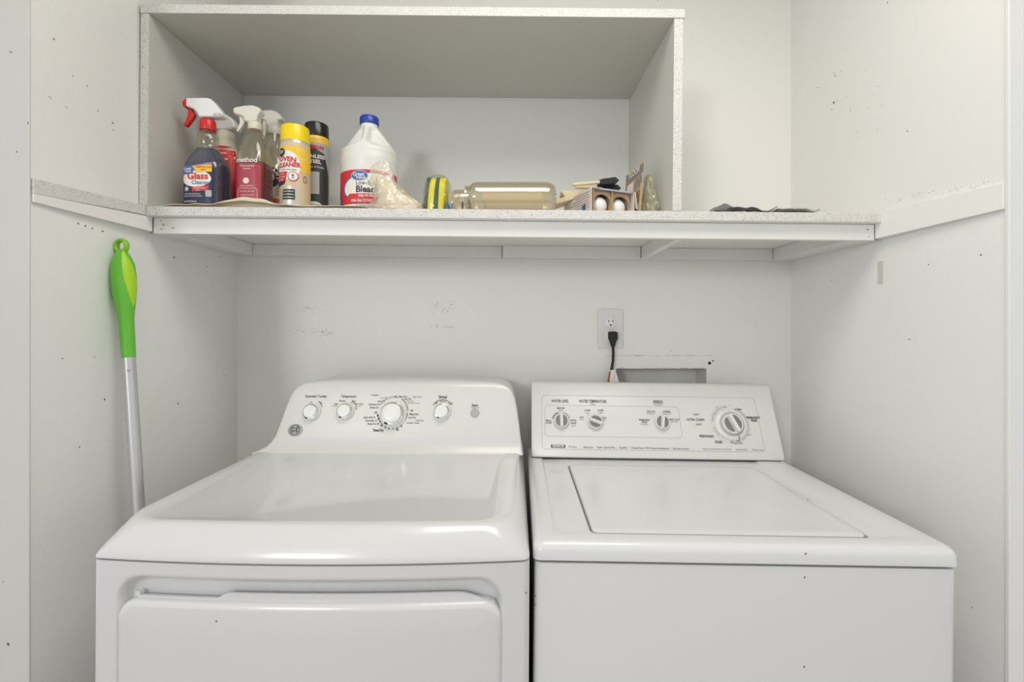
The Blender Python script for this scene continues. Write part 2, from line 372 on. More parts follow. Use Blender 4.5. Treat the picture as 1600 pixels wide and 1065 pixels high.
# flaked chip standing up at the shelf's right end and gouge marks on the fascia
fl = MB().prism([P(1380,327,1.06), P(1386,325,1.06), P(1397,327,1.058), P(1400,332,1.058), P(1393,331,1.06)], (0, 0.004, 0))
fl.build('splinter', wood_p, sh, off=(0, BW, CZ+0.21), bevel=0.0005)
gm = MB()
def fascia_mark(x, y, r, asp=1.5, ang=0.0, d=1.0853):
    c = P(x, y, d); pts = []
    for k in range(8):
        a = 2*PI*k/8; q = r*d/F*random.uniform(.7, 1.15); u, v = q*asp*math.cos(a), q*math.sin(a)
        pts.append((c.x+u*math.cos(ang)-v*math.sin(ang), c.y, c.z+u*math.sin(ang)+v*math.cos(ang)))
    gm.prism(pts, (0, 0.0006, 0))
for a in [(255,356,1.6,1.1),(251,350,1,2,.3),(270,361,1,3,0),(252,363,1,2.5,-.3),(969,344,1.2,2.4),(1356,353,1.4,1.2),(1358,364,1,1.5)]: fascia_mark(*a)
for k in range(40): fascia_mark(random.uniform(790, 1370), random.gauss(342.2, .3)+0, random.uniform(.25, .6), random.uniform(2, 7))
for k in range(34):
    x = random.uniform(230, 1370); fascia_mark(x, 329+(x-230)*0.006+random.uniform(-5, 4), random.uniform(.25, .5), random.uniform(1, 3.5), random.uniform(-.5, .5), 1.0652)
tag(gm.build('gouge', mat('gouge_grey', (0.30, 0.28, 0.25), 0.9), sh, off=(0, BW, CZ+0.21), smooth_deg=0), kind='stuff')

# ------------------------------------------------------------------ open cabinet on the shelf
cb = thing('open_cabinet', 'open fronted white particle board box cabinet standing on the shelf', 'cabinet', (0, BW, SZ), (0, TL, 0))
def C(mb, name, m, **k): return mb.build(name, m, cb, off=(0, BW, SZ), **k)
CT = CZ+0.6975                          # underside of the top
def panel(pts, z0, z1, front_first=True):
    m = MB(); n = len(pts)
    vs = [(x, y, z0) for x, y in pts]+[(x, y, z1) for x, y in pts]
    m.add(vs, [(3,2,1,0), (4,5,6,7), (0,1,5,4), (1,2,6,5), (2,3,7,6), (3,0,4,7)]); m.m = [0, 0, 1, 0, 0, 0]
    return m
z0 = SZ+0.0003
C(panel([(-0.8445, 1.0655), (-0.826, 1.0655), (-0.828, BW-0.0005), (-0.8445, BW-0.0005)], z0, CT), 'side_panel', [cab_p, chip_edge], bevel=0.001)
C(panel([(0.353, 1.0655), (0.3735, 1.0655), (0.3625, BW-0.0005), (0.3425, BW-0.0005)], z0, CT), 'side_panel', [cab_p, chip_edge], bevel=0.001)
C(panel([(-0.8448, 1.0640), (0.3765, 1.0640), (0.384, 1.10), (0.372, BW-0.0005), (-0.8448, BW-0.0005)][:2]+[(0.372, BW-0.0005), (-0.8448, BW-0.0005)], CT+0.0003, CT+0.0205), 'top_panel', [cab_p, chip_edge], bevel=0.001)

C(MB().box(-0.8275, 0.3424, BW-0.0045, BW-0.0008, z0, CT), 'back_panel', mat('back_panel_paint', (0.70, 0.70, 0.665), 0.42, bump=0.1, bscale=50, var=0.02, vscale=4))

# ------------------------------------------------------------------ supply box, outlet and cord
ub = thing('recessed_utility_box', 'white painted recessed wall box behind the washer console', 'utility box', (0.4435, BW, 1.0))
def U(mb, name, m, **k): return mb.build(name, m, ub, off=(0.4435, BW, 1.0), **k)
fr = MB(); a0, a1, b0, b1 = 0.2690, 0.6130, 0.965, 1.1862; i0, i1, j0, j1 = 0.3065, 0.5810, 1.005, 1.1465
fr.box(a0, i0, BW-0.003, BW-0.0002, b0, b1); fr.box(i1, a1, BW-0.003, BW-0.0002, b0, b1)
fr.box(i0, i1, BW-0.003, BW-0.0002, j1, b1); fr.box(i0, i1, BW-0.003, BW-0.0002, b0, j0)
U(fr, 'frame', paint)
rc = MB(); D = 0.085
rc.box(i0-0.003, i0, BW, BW+D, j0, j1).box(i1, i1+0.003, BW, BW+D, j0, j1).box(i0, i1, BW, BW+D, j1, j1+0.003).box(i0, i1, BW, BW+D, j0-0.003, j0).box(i0-0.003, i1+0.003, BW+D, BW+D+0.003, j0-0.003, j1+0.003)
U(rc, 'recess', mat('dirty_paint', (0.80, 0.79, 0.76), 0.5, var=0.15, vscale=12, bump=0.2))
for x, y, r in [(1108,567,2.4),(1113.5,563.5,1.2),(957,577,1.6)]:
    c = P(x, y, BW); hs = MB(); hs.lathe([(r*BW/F, -0.0036), (r*BW/F, -0.0028)], (c.x, BW, c.z), 16, 'Y')
    U(hs, 'screw_hole', dark)
cr = MB()
for k in range(60):
    x = random.uniform(943, 1110); y = 555.3+(1 if random.random() < .3 else 0)*random.uniform(-.4, .6)
    if 990 < x < 1000 or random.random() < .6:
        c = P(x, y, BW-0.0035); l = random.uniform(.001, .006); cr.box(c.x-l, c.x+l, c.y, c.y+.0004, c.z-.0004, c.z+.0005)
for k in range(22):
    c = P(random.uniform(965, 1100), 575, BW-0.0035); l = random.uniform(.001, .005); cr.box(c.x-l, c.x+l, c.y, c.y+.0004, c.z-.0006, c.z+.0004)
tag(U(cr, 'paint_crack', scuffm, smooth_deg=0), kind='stuff')

ox, oz = (953.5-VX)*BW/F, CZ+(VY-513.5)*BW/F
ol = thing('wall_outlet', 'white duplex electrical outlet on the back wall above the washer', 'outlet', (ox, BW, oz-0.059))
def O(mb, name, m, **k): return mb.build(name, m, ol, off=(ox, BW, oz-0.059), **k)
O(MB().box(ox-0.0385, ox+0.0385, BW-0.0055, BW-0.0002, oz-0.0595, oz+0.0595), 'cover_plate', plastic_w, bevel=0.003)
for dz in (0.019, -0.022):
    rr = []
    for r_, y_ in ((0.0165, BW-0.0052), (0.0165, BW-0.0078), (0.0155, BW-0.0083)):
        rr.append([(ox+r_*math.cos(a), y_, oz+dz+max(-0.0138, min(0.0138, r_*math.sin(a)))) for a in [2*PI*k/40 for k in range(40)]])
    f = O(MB().rings(rr), 'receptacle', white)
    sl = MB()
    if dz > 0:
        for sx, h in ((-0.0065, 0.0042), (0.0065, 0.0036)): sl.box(ox+sx-0.0011, ox+sx+0.0011, BW-0.0086, BW-0.0080, oz+dz+0.003-h+0.002, oz+dz+0.003+h+0.001)
        sl.lathe([(0.0026, -0.0086), (0.0026, -0.0080)], (ox, BW, oz+dz-0.0075), 14, 'Y')
        o = sl.build('slot', dark, f, off=(ox, BW, oz-0.059))
O(MB().lathe([(0.0028, -0.0066), (0.0025, -0.0054)], (ox, BW, oz-0.001), 14, 'Y'), 'screw', cream)
pc = thing('power_cord', 'black power cord plugged into the lower outlet socket, hanging behind the washer', 'power cord', (ox+0.004, BW-0.02, 0.98))
def K(mb, name, m, **k): return mb.build(name, m, pc, off=(ox+0.004, BW-0.02, 0.98), **k)
px_, pz_ = ox+0.004, oz-0.0225
def pring(wd, y0, y1, z): return rrect(px_-wd, px_+wd, y0, y1, min(wd, (y1-y0)/2)*0.5, z, n=4, nf=2)
K(MB().rings([pring(0.010, BW-0.027, BW-0.0087, pz_+0.0145), pring(0.0135, BW-0.030, BW-0.0087, pz_+0.011), pring(0.0135, BW-0.030, BW-0.0087, pz_-0.006),
    pring(0.010, BW-0.029, BW-0.010, pz_-0.014), pring(0.007, BW-0.027, BW-0.013, pz_-0.024), pring(0.0055, BW-0.025, BW-0.014, pz_-0.031)]), 'plug', black_m)
c0 = Vector((px_, BW-0.0195, pz_-0.029)); pts = [c0, c0+Vector((0.001,0,-0.02)), c0+Vector((0.0005,0,-0.045)), c0+Vector((-0.004,0,-0.07)), c0+Vector((-0.009,-0.001,-0.09)), c0+Vector((-0.012,-0.004,-0.14)), c0+Vector((-0.012,-0.004,-0.20))]
K(MB().tube(pts, 0.0042), 'cord', black_m)
tg = MB(); q = P(958, 578, BW-0.028)
tg.prism([q+Vector(v) for v in ((-0.012,0,-0.001),(0.006,0,0.002),(0.018,0,-0.045),(-0.006,0,-0.05),(-0.011,0,-0.03))], (0, 0.0012, 0))
tg.prism([q+Vector(v) for v in ((0.004,-0.003,0.0),(0.010,-0.003,-0.012),(0.020,-0.006,-0.048),(0.006,-0.004,-0.046))], (0, 0.001, 0))
tg.prism([q+Vector(v) for v in ((-0.012,-0.001,-0.004),(-0.007,-0.001,-0.003),(-0.014,-0.001,-0.05),(-0.02,-0.001,-0.05))], (0, 0.001, 0), mi=1)
K(tg, 'tag', [label_w, mat('brown_print', (0.35, 0.10, 0.04), 0.6)])
tag(bpy.data.objects['tag'], 'white paper tag with a brown stripe')

# ------------------------------------------------------------------ mop / duster pole
pb, pt = Vector((-0.70, 0.955, 0.0)), Vector((-0.8305, 1.002, 1.4425))
pl = thing('cleaning_pole', 'aluminium cleaning pole with a green grip leaning on the left wall', 'pole', pb)
axis = (pt-pb).normalized()
def on_pole(z): return pb+axis*((z-pb.z)/axis.z)
def L_(mb, name, m, **k): return mb.build(name, m, pl, off=pb, **k)
def Zat(y, d=1.0): return CZ+(VY-y)*d/F
zc = Zat(558)
L_(MB().tube([on_pole(0.03), on_pole(zc+0.01)], 0.0118, 24), 'pole_tube', alu)
L_(MB().box(pb.x-0.03, pb.x+0.03, pb.y-0.1, pb.y+0.1, 0.001, 0.03), 'mop_head', green, bevel=0.006)
L_(MB().lathe([(0.0022, -0.0155), (0.0028, -0.0118)], on_pole(Zat(577))+Vector((0.007, 0.002, 0)), 12, 'Y'), 'spring_button', alu)
prof = [(558,.0125),(540,.0128),(500,.0135),(488,.0150),(470,.0185),(450,.0215),(430,.0220),(415,.0205),(405,.0170),(398,.0130),(393,.0095)]
g_path = [on_pole(Zat(y)) for y, r in prof]
L_(MB().tube(g_path, [r for y, r in prof], 24), 'grip', green)
# lime soft inlay running down the outer side of the grip
def grip_pt(y, a, off=0.0006):
    z = Zat(y); ys = [p[0] for p in prof]
    r = next((p0[1]+(p1[1]-p0[1])*(p0[0]-y)/(p0[0]-p1[0]) for p0, p1 in zip(prof, prof[1:]) if p1[0] <= y <= p0[0]), 0.012)
    return on_pole(z)+Vector((math.cos(a), math.sin(a), 0))*(r+off)
inl = MB(); rows = []
for k in range(21):
    y = 392+(478-392)*k/20; wv = 0.12+0.62*math.sin(PI*min(1, k/20*0.98+0.02))**0.8
    c = -0.30+0.25*(k/20)-0.45*(1-k/20)**2; rows.append([grip_pt(y, c-wv+2*wv*j/8, -0.0025 if j in (0, 8) else 0.0008) for j in range(9)])
vs = [p for r in rows for p in r]
inl.add(vs, [(i*9+j, i*9+j+1, (i+1)*9+j+1, (i+1)*9+j) for i in range(20) for j in range(8)])
L_(inl, 'soft_inlay', lime)
rc_ = on_pole(Zat(384)); rg = MB(); rs = []
for i in range(32):
    a = 2*PI*i/32; ctr = rc_+Vector((math.cos(a)*0.0125, -0.002*math.cos(a), math.sin(a)*0.0125)); dr = Vector((math.cos(a), 0, math.sin(a)))
    rs.append([ctr+dr*0.0042*math.cos(b)+Vector((0, 1, 0))*0.0065*math.sin(b) for b in [2*PI*j/10 for j in range(10)]])
rs.append(rs[0]); rg.rings(rs, False, False)
L_(rg, 'hanging_ring', mat('ring_green', (0.25, 0.58, 0.03), 0.4))

# ------------------------------------------------------------------ washing machine
WX, WY = 0.374, 0.95; WR = 0.0120
wa = thing('washing_machine', 'white top loading washing machine with a flat lid and square control console', 'washing machine', (WX-WR*0.92, WY, 0.0045), (0, WR, math.radians(-0.55)))
WO = Vector((WX, WY, 0))
def W(mb, name, m, parent=wa, **k): return mb.build(name, m, parent, off=WO, **k)
wl, wr_, wf, wb = WX-0.343, WX+0.343, 0.764, 1.40
body = MB(); rs = []
for z in (0.02, 0.8815): rs.append(rrect(wl+0.003, wr_-0.003, wf+0.002, wb, 0.012, z, n=6))
body.rings(rs); W(body, 'cabinet_body', enamel, bevel=0.0015)
W(MB().rings([rrect(wl+0.012, wr_-0.012, wf+0.01, wb-0.01, 0.01, z, n=4) for z in (0.8815, 0.8845)]), 'seam_gasket', dark)
for sx in (wl+0.05, wr_-0.05):
    for sy in (wf+0.05, wb-0.05): W(MB().lathe([(0.02, 0.0), (0.02, 0.02)], (sx, sy, 0), 16), 'foot', grey_pl)
LX0, LX1, LY0, LY1 = 0.134, 0.606, 0.813, 1.216
top = MB(); rs = []
def R_(i, z, r, **k): return rrect(wl+i, wr_-i, wf+i, wb-i, r, z, n=8)
for i, z, r in ((0.004,0.8845,0.010),(0.0,0.8865,0.012),(0.0,0.902,0.014),(0.0015,0.9085,0.016),(0.006,0.9135,0.018),(0.012,0.9155,0.020),(0.030,0.9155,0.02)):
    rs.append(R_(i, z, r))
rs.append(rrect(wl+0.036, wr_-0.075, wf+0.036, wb-0.05, 0.02, 0.9150, n=8))
rs.append(rrect(wl+0.040, wr_-0.081, wf+0.0375, wb-0.055, 0.02, 0.9115, n=8))
rs.append(rrect(LX0-0.004, LX1+0.004, LY0-0.004, LY1+0.004, 0.014, 0.9115, n=8))
rs.append(rrect(LX0-0.0025, LX1+0.0025, LY0-0.0025, LY1+0.0025, 0.013, 0.9100, n=8))
rs.append(rrect(LX0-0.002, LX1+0.002, LY0-0.002, LY1+0.002, 0.013, 0.899, n=8))
top.rings(rs); W(top, 'top_panel', enamel)
lid = MB(); rs = []
for i, z in ((0.003,0.9),(0.0015,0.902),(0.0012,0.9105),(0.003,0.9130),(0.007,0.9140),(0.02,0.9140),(0.024,0.9136)):
    rs.append(rrect(LX0+i, LX1-i, LY0+i, LY1-i, 0.013, z, n=8))
lid.rings(rs); W(lid, 'lid', enamel)
# lift notch on the lid's right edge
nz = MB().prism([(LX1-0.004, 0.985, 0.9125), (LX1+0.004, 0.992, 0.9125), (LX1+0.004, 1.015, 0.9125), (LX1-0.004, 1.022, 0.9125)], (0, 0, 0.0022)); W(nz, 'lid_notch', enamel, bevel=0.0008)
# console
cx0, cx1 = 0.0405, 0.7090
def con_ring(x, s=0.0, flare=0.0):
    prof = [(1.262-flare, 0.9175), (1.258-flare, 0.921), (1.2585-flare, 0.9255), (1.3405, 1.1015), (1.3450, 1.1065), (1.352, 1.1085), (1.372, 1.108), (1.392, 1.098), (1.398, 1.08), (1.398, 0.9175)]
    cy = 1.33; cz = 1.01
    return [(x, cy+(y-cy)*(1-s), cz+(z-cz)*(1-s)) for y, z in prof]
con = MB().rings([con_ring(cx0+0.0, 0.03), con_ring(cx0+0.003), con_ring(cx1-0.003), con_ring(cx1, 0.03)])
W(con, 'console', plastic_w)
W(MB().box(cx0+0.004, cx1-0.004, 1.268, 1.39, 0.9150, 0.9178), 'console_gap', dark)
wa_i = mtx(wa).inverted()
def plane_hit(px, py, root_i, O0, p0, nrm):       # where the sight line through a pixel meets a plane of a machine
    o = root_i @ Vector((0, 0, CZ)); q = root_i @ P(px, py, 1.0); dv = q-o
    p0 = Vector(p0)-O0; t = (p0-o).dot(nrm)/dv.dot(nrm); return o+dv*t+O0
A = Vector((0, 1.2585, 0.9255)); B = Vector((0, 1.3405, 1.1015)); WV = (B-A).normalized(); WUx = Vector((1, 0, 0)); WN = WUx.cross(WV)
if WN.y > 0: WN = -WN
def wpt(px, py): p = plane_hit(px, py, wa_i, WO, A, WN); return (p.x, (p-A).dot(WV))
def wmap(off=0.0006):
    return lambda s, h: Vector((s, 0, 0))+A+WV*h+WN*off
# printed panel with a fine border line
def outline(mb, pts, wd, fn, mi=None):
    n = len(pts); c = Vector((sum(p[0] for p in pts)/n, sum(p[1] for p in pts)/n))
    vs = []
    for k in range(n):
        p = Vector(pts[k]); a = Vector(pts[k-1]); b = Vector(pts[(k+1) % n]); t = (b-a).normalized(); nn = Vector((-t.y, t.x))
        vs.append(fn(*(p+nn*wd/2))); vs.append(fn(*(p-nn*wd/2)))
    mb.add(vs, [(2*k, 2*k+1, (2*k+3) % (2*n), (2*k+2) % (2*n)) for k in range(n)], mi)
def rpoly(x0, x1, y0, y1, r, n=6):
    return [(p[0], p[1]) for p in rrect(x0, x1, y0, y1, r, 0, n=n, nf=2)]
lt = MB()
a = wpt(847, 617); b = wpt(1203, 708); c_ = wpt(846, 701); d_ = wpt(1180, 622)
outline(lt, rpoly(c_[0]+0.002, b[0]-0.012, c_[1], a[1], 0.010), 0.0008, wmap(), 2)
a = wpt(851, 633); b = wpt(1066, 684)
outline(lt, rpoly(a[0], b[0], b[1], wpt(958, 634)[1], 0.010), 0.0008, wmap(), 2)
SC = 1.33/F                                       # metres per photo pixel on the console
def fit(s, size, bold, wpx, sc_, align='CENTER'):
    vs, _ = text_geo(s, size*sc_, align, bold); wd = max(v[0] for v in vs)-min(v[0] for v in vs); return wpx*sc_/wd
WPX = {'WATER LEVEL': 27, 'WATER TEMPERATURE': 43, 'SPEEDS': 15, 'ULTRA CLEAN': 27, 'PREWASH': 21, 'SOAK': 11.5, 'HEAVY': 9, 'LIGHT': 9, 'HEAVY DUTY': 16, 'WASH/RINSE': 8,
    'Heavy Duty': 14.5, 'Super Capacity Plus': 26, 'QuietPak': 12, '3 Speed Motor With 4 Speed Combinations': 56, 'Self-Clean Lint Filter': 24, 'PUSH TO START/PULL TO STOP': 42,
    'TURN DIAL RIGHT': 18, 'TURN ONLY': 19, '80 Series': 12, 'DELICATE': 12.5, 'FAST/SLOW': 12, 'SLOW/SLOW': 12, 'FAST/FAST': 11, 'MEDIUM': 11}
def wt(px, py, s, size, mi=0, bold=0.0, align='CENTER', sx=0.74):
    if s in WPX: sx = fit(s, size, bold, WPX[s], SC)
    if s == 'PERMANENT': sx = fit(s, size, bold, 21 if px > 1100 else 17, SC)
    lt.text(s, size*SC, wmap(), wpt(px, py), mi, align, bold, 0, sx)
wt(875,626.5,'WATER LEVEL',6.6,0,.02); wt(926,627,'WATER TEMPERATURE',6.6,0,.02); wt(926,631.5,'WASH/RINSE',3,1)
wt(1028,628,'SPEEDS',6.6,0,.02); wt(1028,632.6,'WASH/SPIN',3.4,1)
wt(876,637.5,'MEDIUM',4,0,.01); wt(876,641,'LARGE',3,1); wt(857,657,'SMALL',4,0,.01); wt(857,660.5,'LOWER',3.6,0,.01)
wt(896,656.8,'EXTRA',4,0,.01); wt(896,661,'LARGE',4,0,.01); wt(896,665.2,'RESET',3,1)
wt(917.5,641,'WARM',4,0,.01); wt(917.5,645,'COLD',3,1); wt(938,641,'WARM',4,0,.01); wt(938,645,'WARM',3,1)
wt(909,652,'HOT',4,0,.01); wt(909,655.5,'COLD',3,1); wt(944,652.5,'COLD',3.6,0,.01); wt(944,656,'COLD',3,1)
wt(1017,643,'DELICATE',4,0,.01); wt(1017,646.5,'SLOW/SLOW',3,1); wt(1042,643,'NORMAL',4,0,.01); wt(1042,646.5,'FAST/SLOW',3,1)
wt(1007,656,'PERMANENT',4.2,0,.01); wt(1007,659.5,'PRESS',4.2,0,.01); wt(1007,663,'FAST/SLOW',3,1); wt(1054,655.5,'HEAVY DUTY',4.2,0,.01); wt(1054,659,'FAST/FAST',3,1)
wt(1088,647.5,'HEAVY',4,0,.01); wt(1086.5,655.5,'ULTRA CLEAN',5.4,0,.02); wt(1092,663,'LIGHT',4,0,.01); wt(1104,681.5,'PREWASH',5.2,0,.03); wt(1123,690.5,'SOAK',5.4,0,.03)
wt(1153,639.5,'NORMAL',4,0,.01); wt(1177,652.5,'PERMANENT',5,0,.03); wt(1178,657,'PRESS',5,0,.03); wt(1144,691,'SPIN',3.6,0,.01); wt(1154,689,'KNIT',3.6,0,.01)
wt(1154,692.5,'DELICATE',3.4,0,.01); wt(1171,679,'RINSE',3,1); wt(1120,636,'OFF',3,1); wt(1134,636,'OFF',3,1); wt(1162,686,'OFF',3,1)
# maker's plate and the row of small feature names
bx = wpt(872, 697); lt.patch(rpoly(bx[0]-0.0190, bx[0]+0.0190, bx[1]-0.0042, bx[1]+0.0042, 0.0004, 2), wmap(0.0006), 0, 1)
lt.text('KENMORE', 5.0*SC, wmap(0.0012), (bx[0], bx[1]), 3, 'CENTER', 0.03, 0, fit('KENMORE', 5.0, 0.03, 17.5, SC))
wt(895,697.8,'80 Series',4.2,1)
wt(919,698.5,'Heavy Duty',4,0,.0); wt(947,698.8,'Super Capacity Plus',4,0); wt(974,699.2,'QuietPak',4,0); wt(1016,700,'3 Speed Motor With 4 Speed Combinations',4,0); wt(1064,701,'Self-Clean Lint Filter',3.8,0)
for x in (932, 963, 984, 1049): wt(x, 699.3, '|', 4.4, 1)
wt(1120,701.8,'PUSH TO START/PULL TO STOP',3.4,1); wt(1159,702.5,'TURN DIAL RIGHT',3.4,1); wt(1185,703,'TURN ONLY',3.4,1)
def ringpatch(mb, fn, c, r0, r1, a0, a1, mi, n=24, sy=1.0):
    vs = []
    for k in range(n+1):
        t = a0+(a1-a0)*k/n
        vs += [fn(c[0]+r0*math.cos(t), c[1]+r0*math.sin(t)*sy), fn(c[0]+r1*math.cos(t), c[1]+r1*math.sin(t)*sy)]
    mb.add(vs, [(2*k, 2*k+1, 2*k+3, 2*k+2) for k in range(n)], mi)
c = wpt(877, 657.5)
ringpatch(lt, wmap(), c, 0.0225, 0.0262, math.radians(20), math.radians(80), 4); ringpatch(lt, wmap(), c, 0.0225, 0.0262, math.radians(105), math.radians(165), 1, sy=1)
c = wpt(1141, 662)
ringpatch(lt, wmap(), c, 0.0455, 0.0500, math.radians(95), math.radians(175), 4); ringpatch(lt, wmap(), c, 0.0455, 0.0500, math.radians(-50), math.radians(60), 4); ringpatch(lt, wmap(), c, 0.0455, 0.049, math.radians(190), math.radians(225), 4)
for k in range(60):
    t = 2*PI*k/60; q = (c[0]+0.0525*math.cos(t), c[1]+0.0525*math.sin(t))
    if k % 4 != 3: lt.patch(rpoly(q[0]-0.0006, q[0]+0.0006, q[1]-0.0009, q[1]+0.0009, 0.0003, 2), wmap(), 1, 1)
for px, py in [(1119,647),(1117,654.5),(1120,663.5),(1136,676),(1155,640),(1164,652),(1166,658),(1162,648),(1129,684),(893,658),(861,658),(920,648),(933,648),(1020,651),(1013,657),(1039,658)]:
    q = wpt(px, py); lt.patch([(q[0]+0.0011*math.cos(k), q[1]+0.0011*math.sin(k)) for k in range(6)], wmap(), 0, 1)
W(lt, 'printed_lettering', [ink, ink_g, grey_lt, label_w, mat('pale_grey_ink', (0.50, 0.50, 0.49), 0.5)], smooth_deg=0, recalc=False)
def knob(parent, O0, fn, c, r, h, ang, build, big=False, wname='control_knob'):
    """round knob with two dark half moons and a raised grip bar"""
    def R(rr, off, n=36): return [fn(off)(c[0]+rr*math.cos(2*PI*k/n), c[1]+rr*math.sin(2*PI*k/n)) for k in range(n)]
    m = MB().rings([R(r*1.0, 0.0002), R(r, h*0.45), R(r*0.93, h*0.6), R(r*0.90, h*0.6)])
    kb = build(m, wname, plastic_w)
    gr = MB()
    ca, sa = math.cos(ang), math.sin(ang)
    for sgn in (-1, 1):
        pts = []
        for k in range(17):
            t = -PI/2+PI*k/16; u, v = sgn*(r*0.24+r*0.60*math.cos(t)*0.92), r*0.74*math.sin(t)
            pts.append((c[0]+u*ca-v*sa, c[1]+u*sa+v*ca))
        gr.patch(pts, fn(h*0.61), 0, 2)
    g2 = build(gr, 'dark_inset', grey_pl, parent=kb, smooth_deg=0)
    b = MB(); rs = []
    for wd, ln, off in ((0.20, 0.93, 0.55), (0.19, 0.92, 0.95), (0.13, 0.86, 1.05)):
        base = rpoly(-r*wd, r*wd, -r*ln, r*ln, r*wd*0.95, 6)
        rs.append([fn(h*off)(c[0]+u*ca-v*sa, c[1]+u*sa+v*ca) for u, v in base])
    build(b.rings(rs), 'grip_bar', plastic_w, parent=kb)
    return kb
def Wb(m, n, mt, parent=wa, **k): return m.build(n, mt, parent, off=WO, **k)
knob(wa, WO, wmap, wpt(877,658), 0.0205, 0.018, 0.0, Wb)
knob(wa, WO, wmap, wpt(930,659.5), 0.0205, 0.018, math.radians(-110), Wb)
knob(wa, WO, wmap, wpt(1034,660), 0.0205, 0.018, math.radians(-10), Wb)
c = wpt(1142, 663)
def RR(rr, off, n=48): return [wmap(off)(c[0]+rr*math.cos(2*PI*k/n), c[1]+rr*math.sin(2*PI*k/n)) for k in range(n)]
dial = W(MB().rings([RR(0.0435, 0.0002), RR(0.0435, 0.003), RR(0.040, 0.006), RR(0.032, 0.007)]), 'timer_dial', plastic_w)
W(MB().rings([RR(0.0325, 0.0065), RR(0.0325, 0.009), RR(0.0300, 0.010)]), 'dial_ring', grey_lt, parent=dial)
kk = knob(wa, WO, wmap, c, 0.0285, 0.026, math.radians(22), Wb, wname='timer_knob')
q = (c[0]+0.013, c[1]-0.037); W(MB().patch(rpoly(q[0]-0.0009, q[0]+0.0009, q[1]-0.0045, q[1]+0.0045, 0.0006, 2), wmap(0.0068), 0, 1), 'dial_pointer', ink, parent=dial, smooth_deg=0, recalc=False)
for x, y in [(1261,868),(1261,906),(839,943),(839,956),(1262,1046)]:
    mk = MB(); c = P(x, y, 0.7625); mk.lathe([(0.0015, 0.0), (0.0012, 0.0008)], (c.x+0.0, 0.7655 if y > 900 else 0.7635, c.z), 8, 'Y')
    W(mk, 'paint_chip', chipm)

# ------------------------------------------------------------------ dryer
DX, DY = -0.320, 0.95; DR = 0.0055
dr = thing('dryer', 'white front loading dryer with a rounded hood top and arched control panel', 'dryer', (DX-DR*0.93, DY, 0.0025), (0, DR, 0))
DO = Vector((DX, DY, 0))
def Dm(mb, name, m, parent=dr, **k): return mb.build(name, m, parent, off=DO, **k)
dl, dx_, df, db = DX-0.343, DX+0.343, 0.744, 1.395
BUL = 0.018
def bul(x, k=1.0): u = (x-DX)/0.343; return BUL*k*(1-u*u)
# body: sides/back shell plus a pressed front with a recess for the door
sh_ = MB()
RX0, RX1, RZ1, RZ0 = dl+0.040, dx_-0.040, 0.8835, 0.14
def recess(x, z):
    # signed distance inside a rounded rectangle
    r = 0.045; cx, cz = (RX0+RX1)/2, (RZ0+RZ1)/2; hx, hz = (RX1-RX0)/2-r, (RZ1-RZ0)/2-r
    qx, qz = abs(x-cx)-hx, abs(z-cz)-hz
    dd = math.hypot(max(qx, 0), max(qz, 0))+min(max(qx, qz), 0)-r
    return smooth(0.0, 0.016, -dd)*0.021
def front(x, z):
    e = 0.343-abs(x-DX); rr = 0.012; corner = rr-math.sqrt(max(0, rr*rr-(rr-e)**2)) if e < rr else 0
    return (x, df-bul(x)+corner+recess(x, z), z)
xs = sorted(set([dl+0.343*2*k/90 for k in range(91)]+[dl+0.012*(k/6)**1.5 for k in range(7)]+[dx_-0.012*(k/6)**1.5 for k in range(7)]+[RX0+0.018*k/9 for k in range(10)]+[RX1-0.018*k/9 for k in range(10)]))
zs_ = sorted(set([0.02+0.04*k for k in range(19)]+[0.76+0.143*k/60 for k in range(61)]+[0.1, 0.14, 0.145, 0.15, 0.155]))
nx, nz_ = len(xs), len(zs_)
vs = [front(x, z) for z in zs_ for x in xs]
fs = [(j*nx+i, j*nx+i+1, (j+1)*nx+i+1, (j+1)*nx+i) for j in range(nz_-1) for i in range(nx-1)]
sh_.add(vs, fs)
for xx in (dl, dx_): sh_.add([(xx, front(xx, 0)[1], 0.02), (xx, db, 0.02), (xx, db, 0.903), (xx, front(xx, 0)[1], 0.903)], [(0,1,2,3)])
sh_.add([(dl, db, 0.02), (dx_, db, 0.02), (dx_, db, 0.903), (dl, db, 0.903)], [(0,1,2,3)])
sh_.add([front(x, 0.903)[:2]+(0.903,) for x in xs]+[(dx_, db, 0.903), (dl, db, 0.903)], [tuple(range(nx+2))])
Dm(sh_, 'cabinet_body', enamel_d, smooth_deg=50)
for sx in (dl+0.05, dx_-0.05):
    for sy in (df+0.06, db-0.05): Dm(MB().lathe([(0.02, 0.0), (0.02, 0.02)], (sx, sy, 0), 16), 'foot', grey_pl)
Dm(MB().rings([rrect(dl+0.006, dx_-0.006, df+0.006, db, 0.01, z, bulge=BUL) for z in (0.9032, 0.9055)]), 'seam_gasket', grey_lt)
hood = MB(); rs = []
for fi, si, z, bl, r in ((0.004,0.003,0.9055,.018,.012),(0.0,0.0,0.9065,.018,.013),(0.0,0.0,0.9100,.018,.014),(0.0018,0.002,0.916,.018,.020),(0.0048,0.0045,0.924,.018,.030),(0.0100,0.008,0.935,.0165,.046),
        (0.016,0.012,0.945,.012,.058),(0.021,0.014,0.951,.010,.064),(0.0245,0.0165,0.9535,.009,.066),(0.029,0.020,0.9545,.008,.066),(0.036,0.045,0.9545,.006,.05),(0.040,0.050,0.9518,.006,.045)):
    rs.append(rrect(dl+si, dx_-si, df-0.001+fi, db, r, z, n=10, nf=40, bulge=bl, rb=0.02))
hood.rings(rs); Dm(hood, 'hood_top', enamel_d, smooth_deg=60)
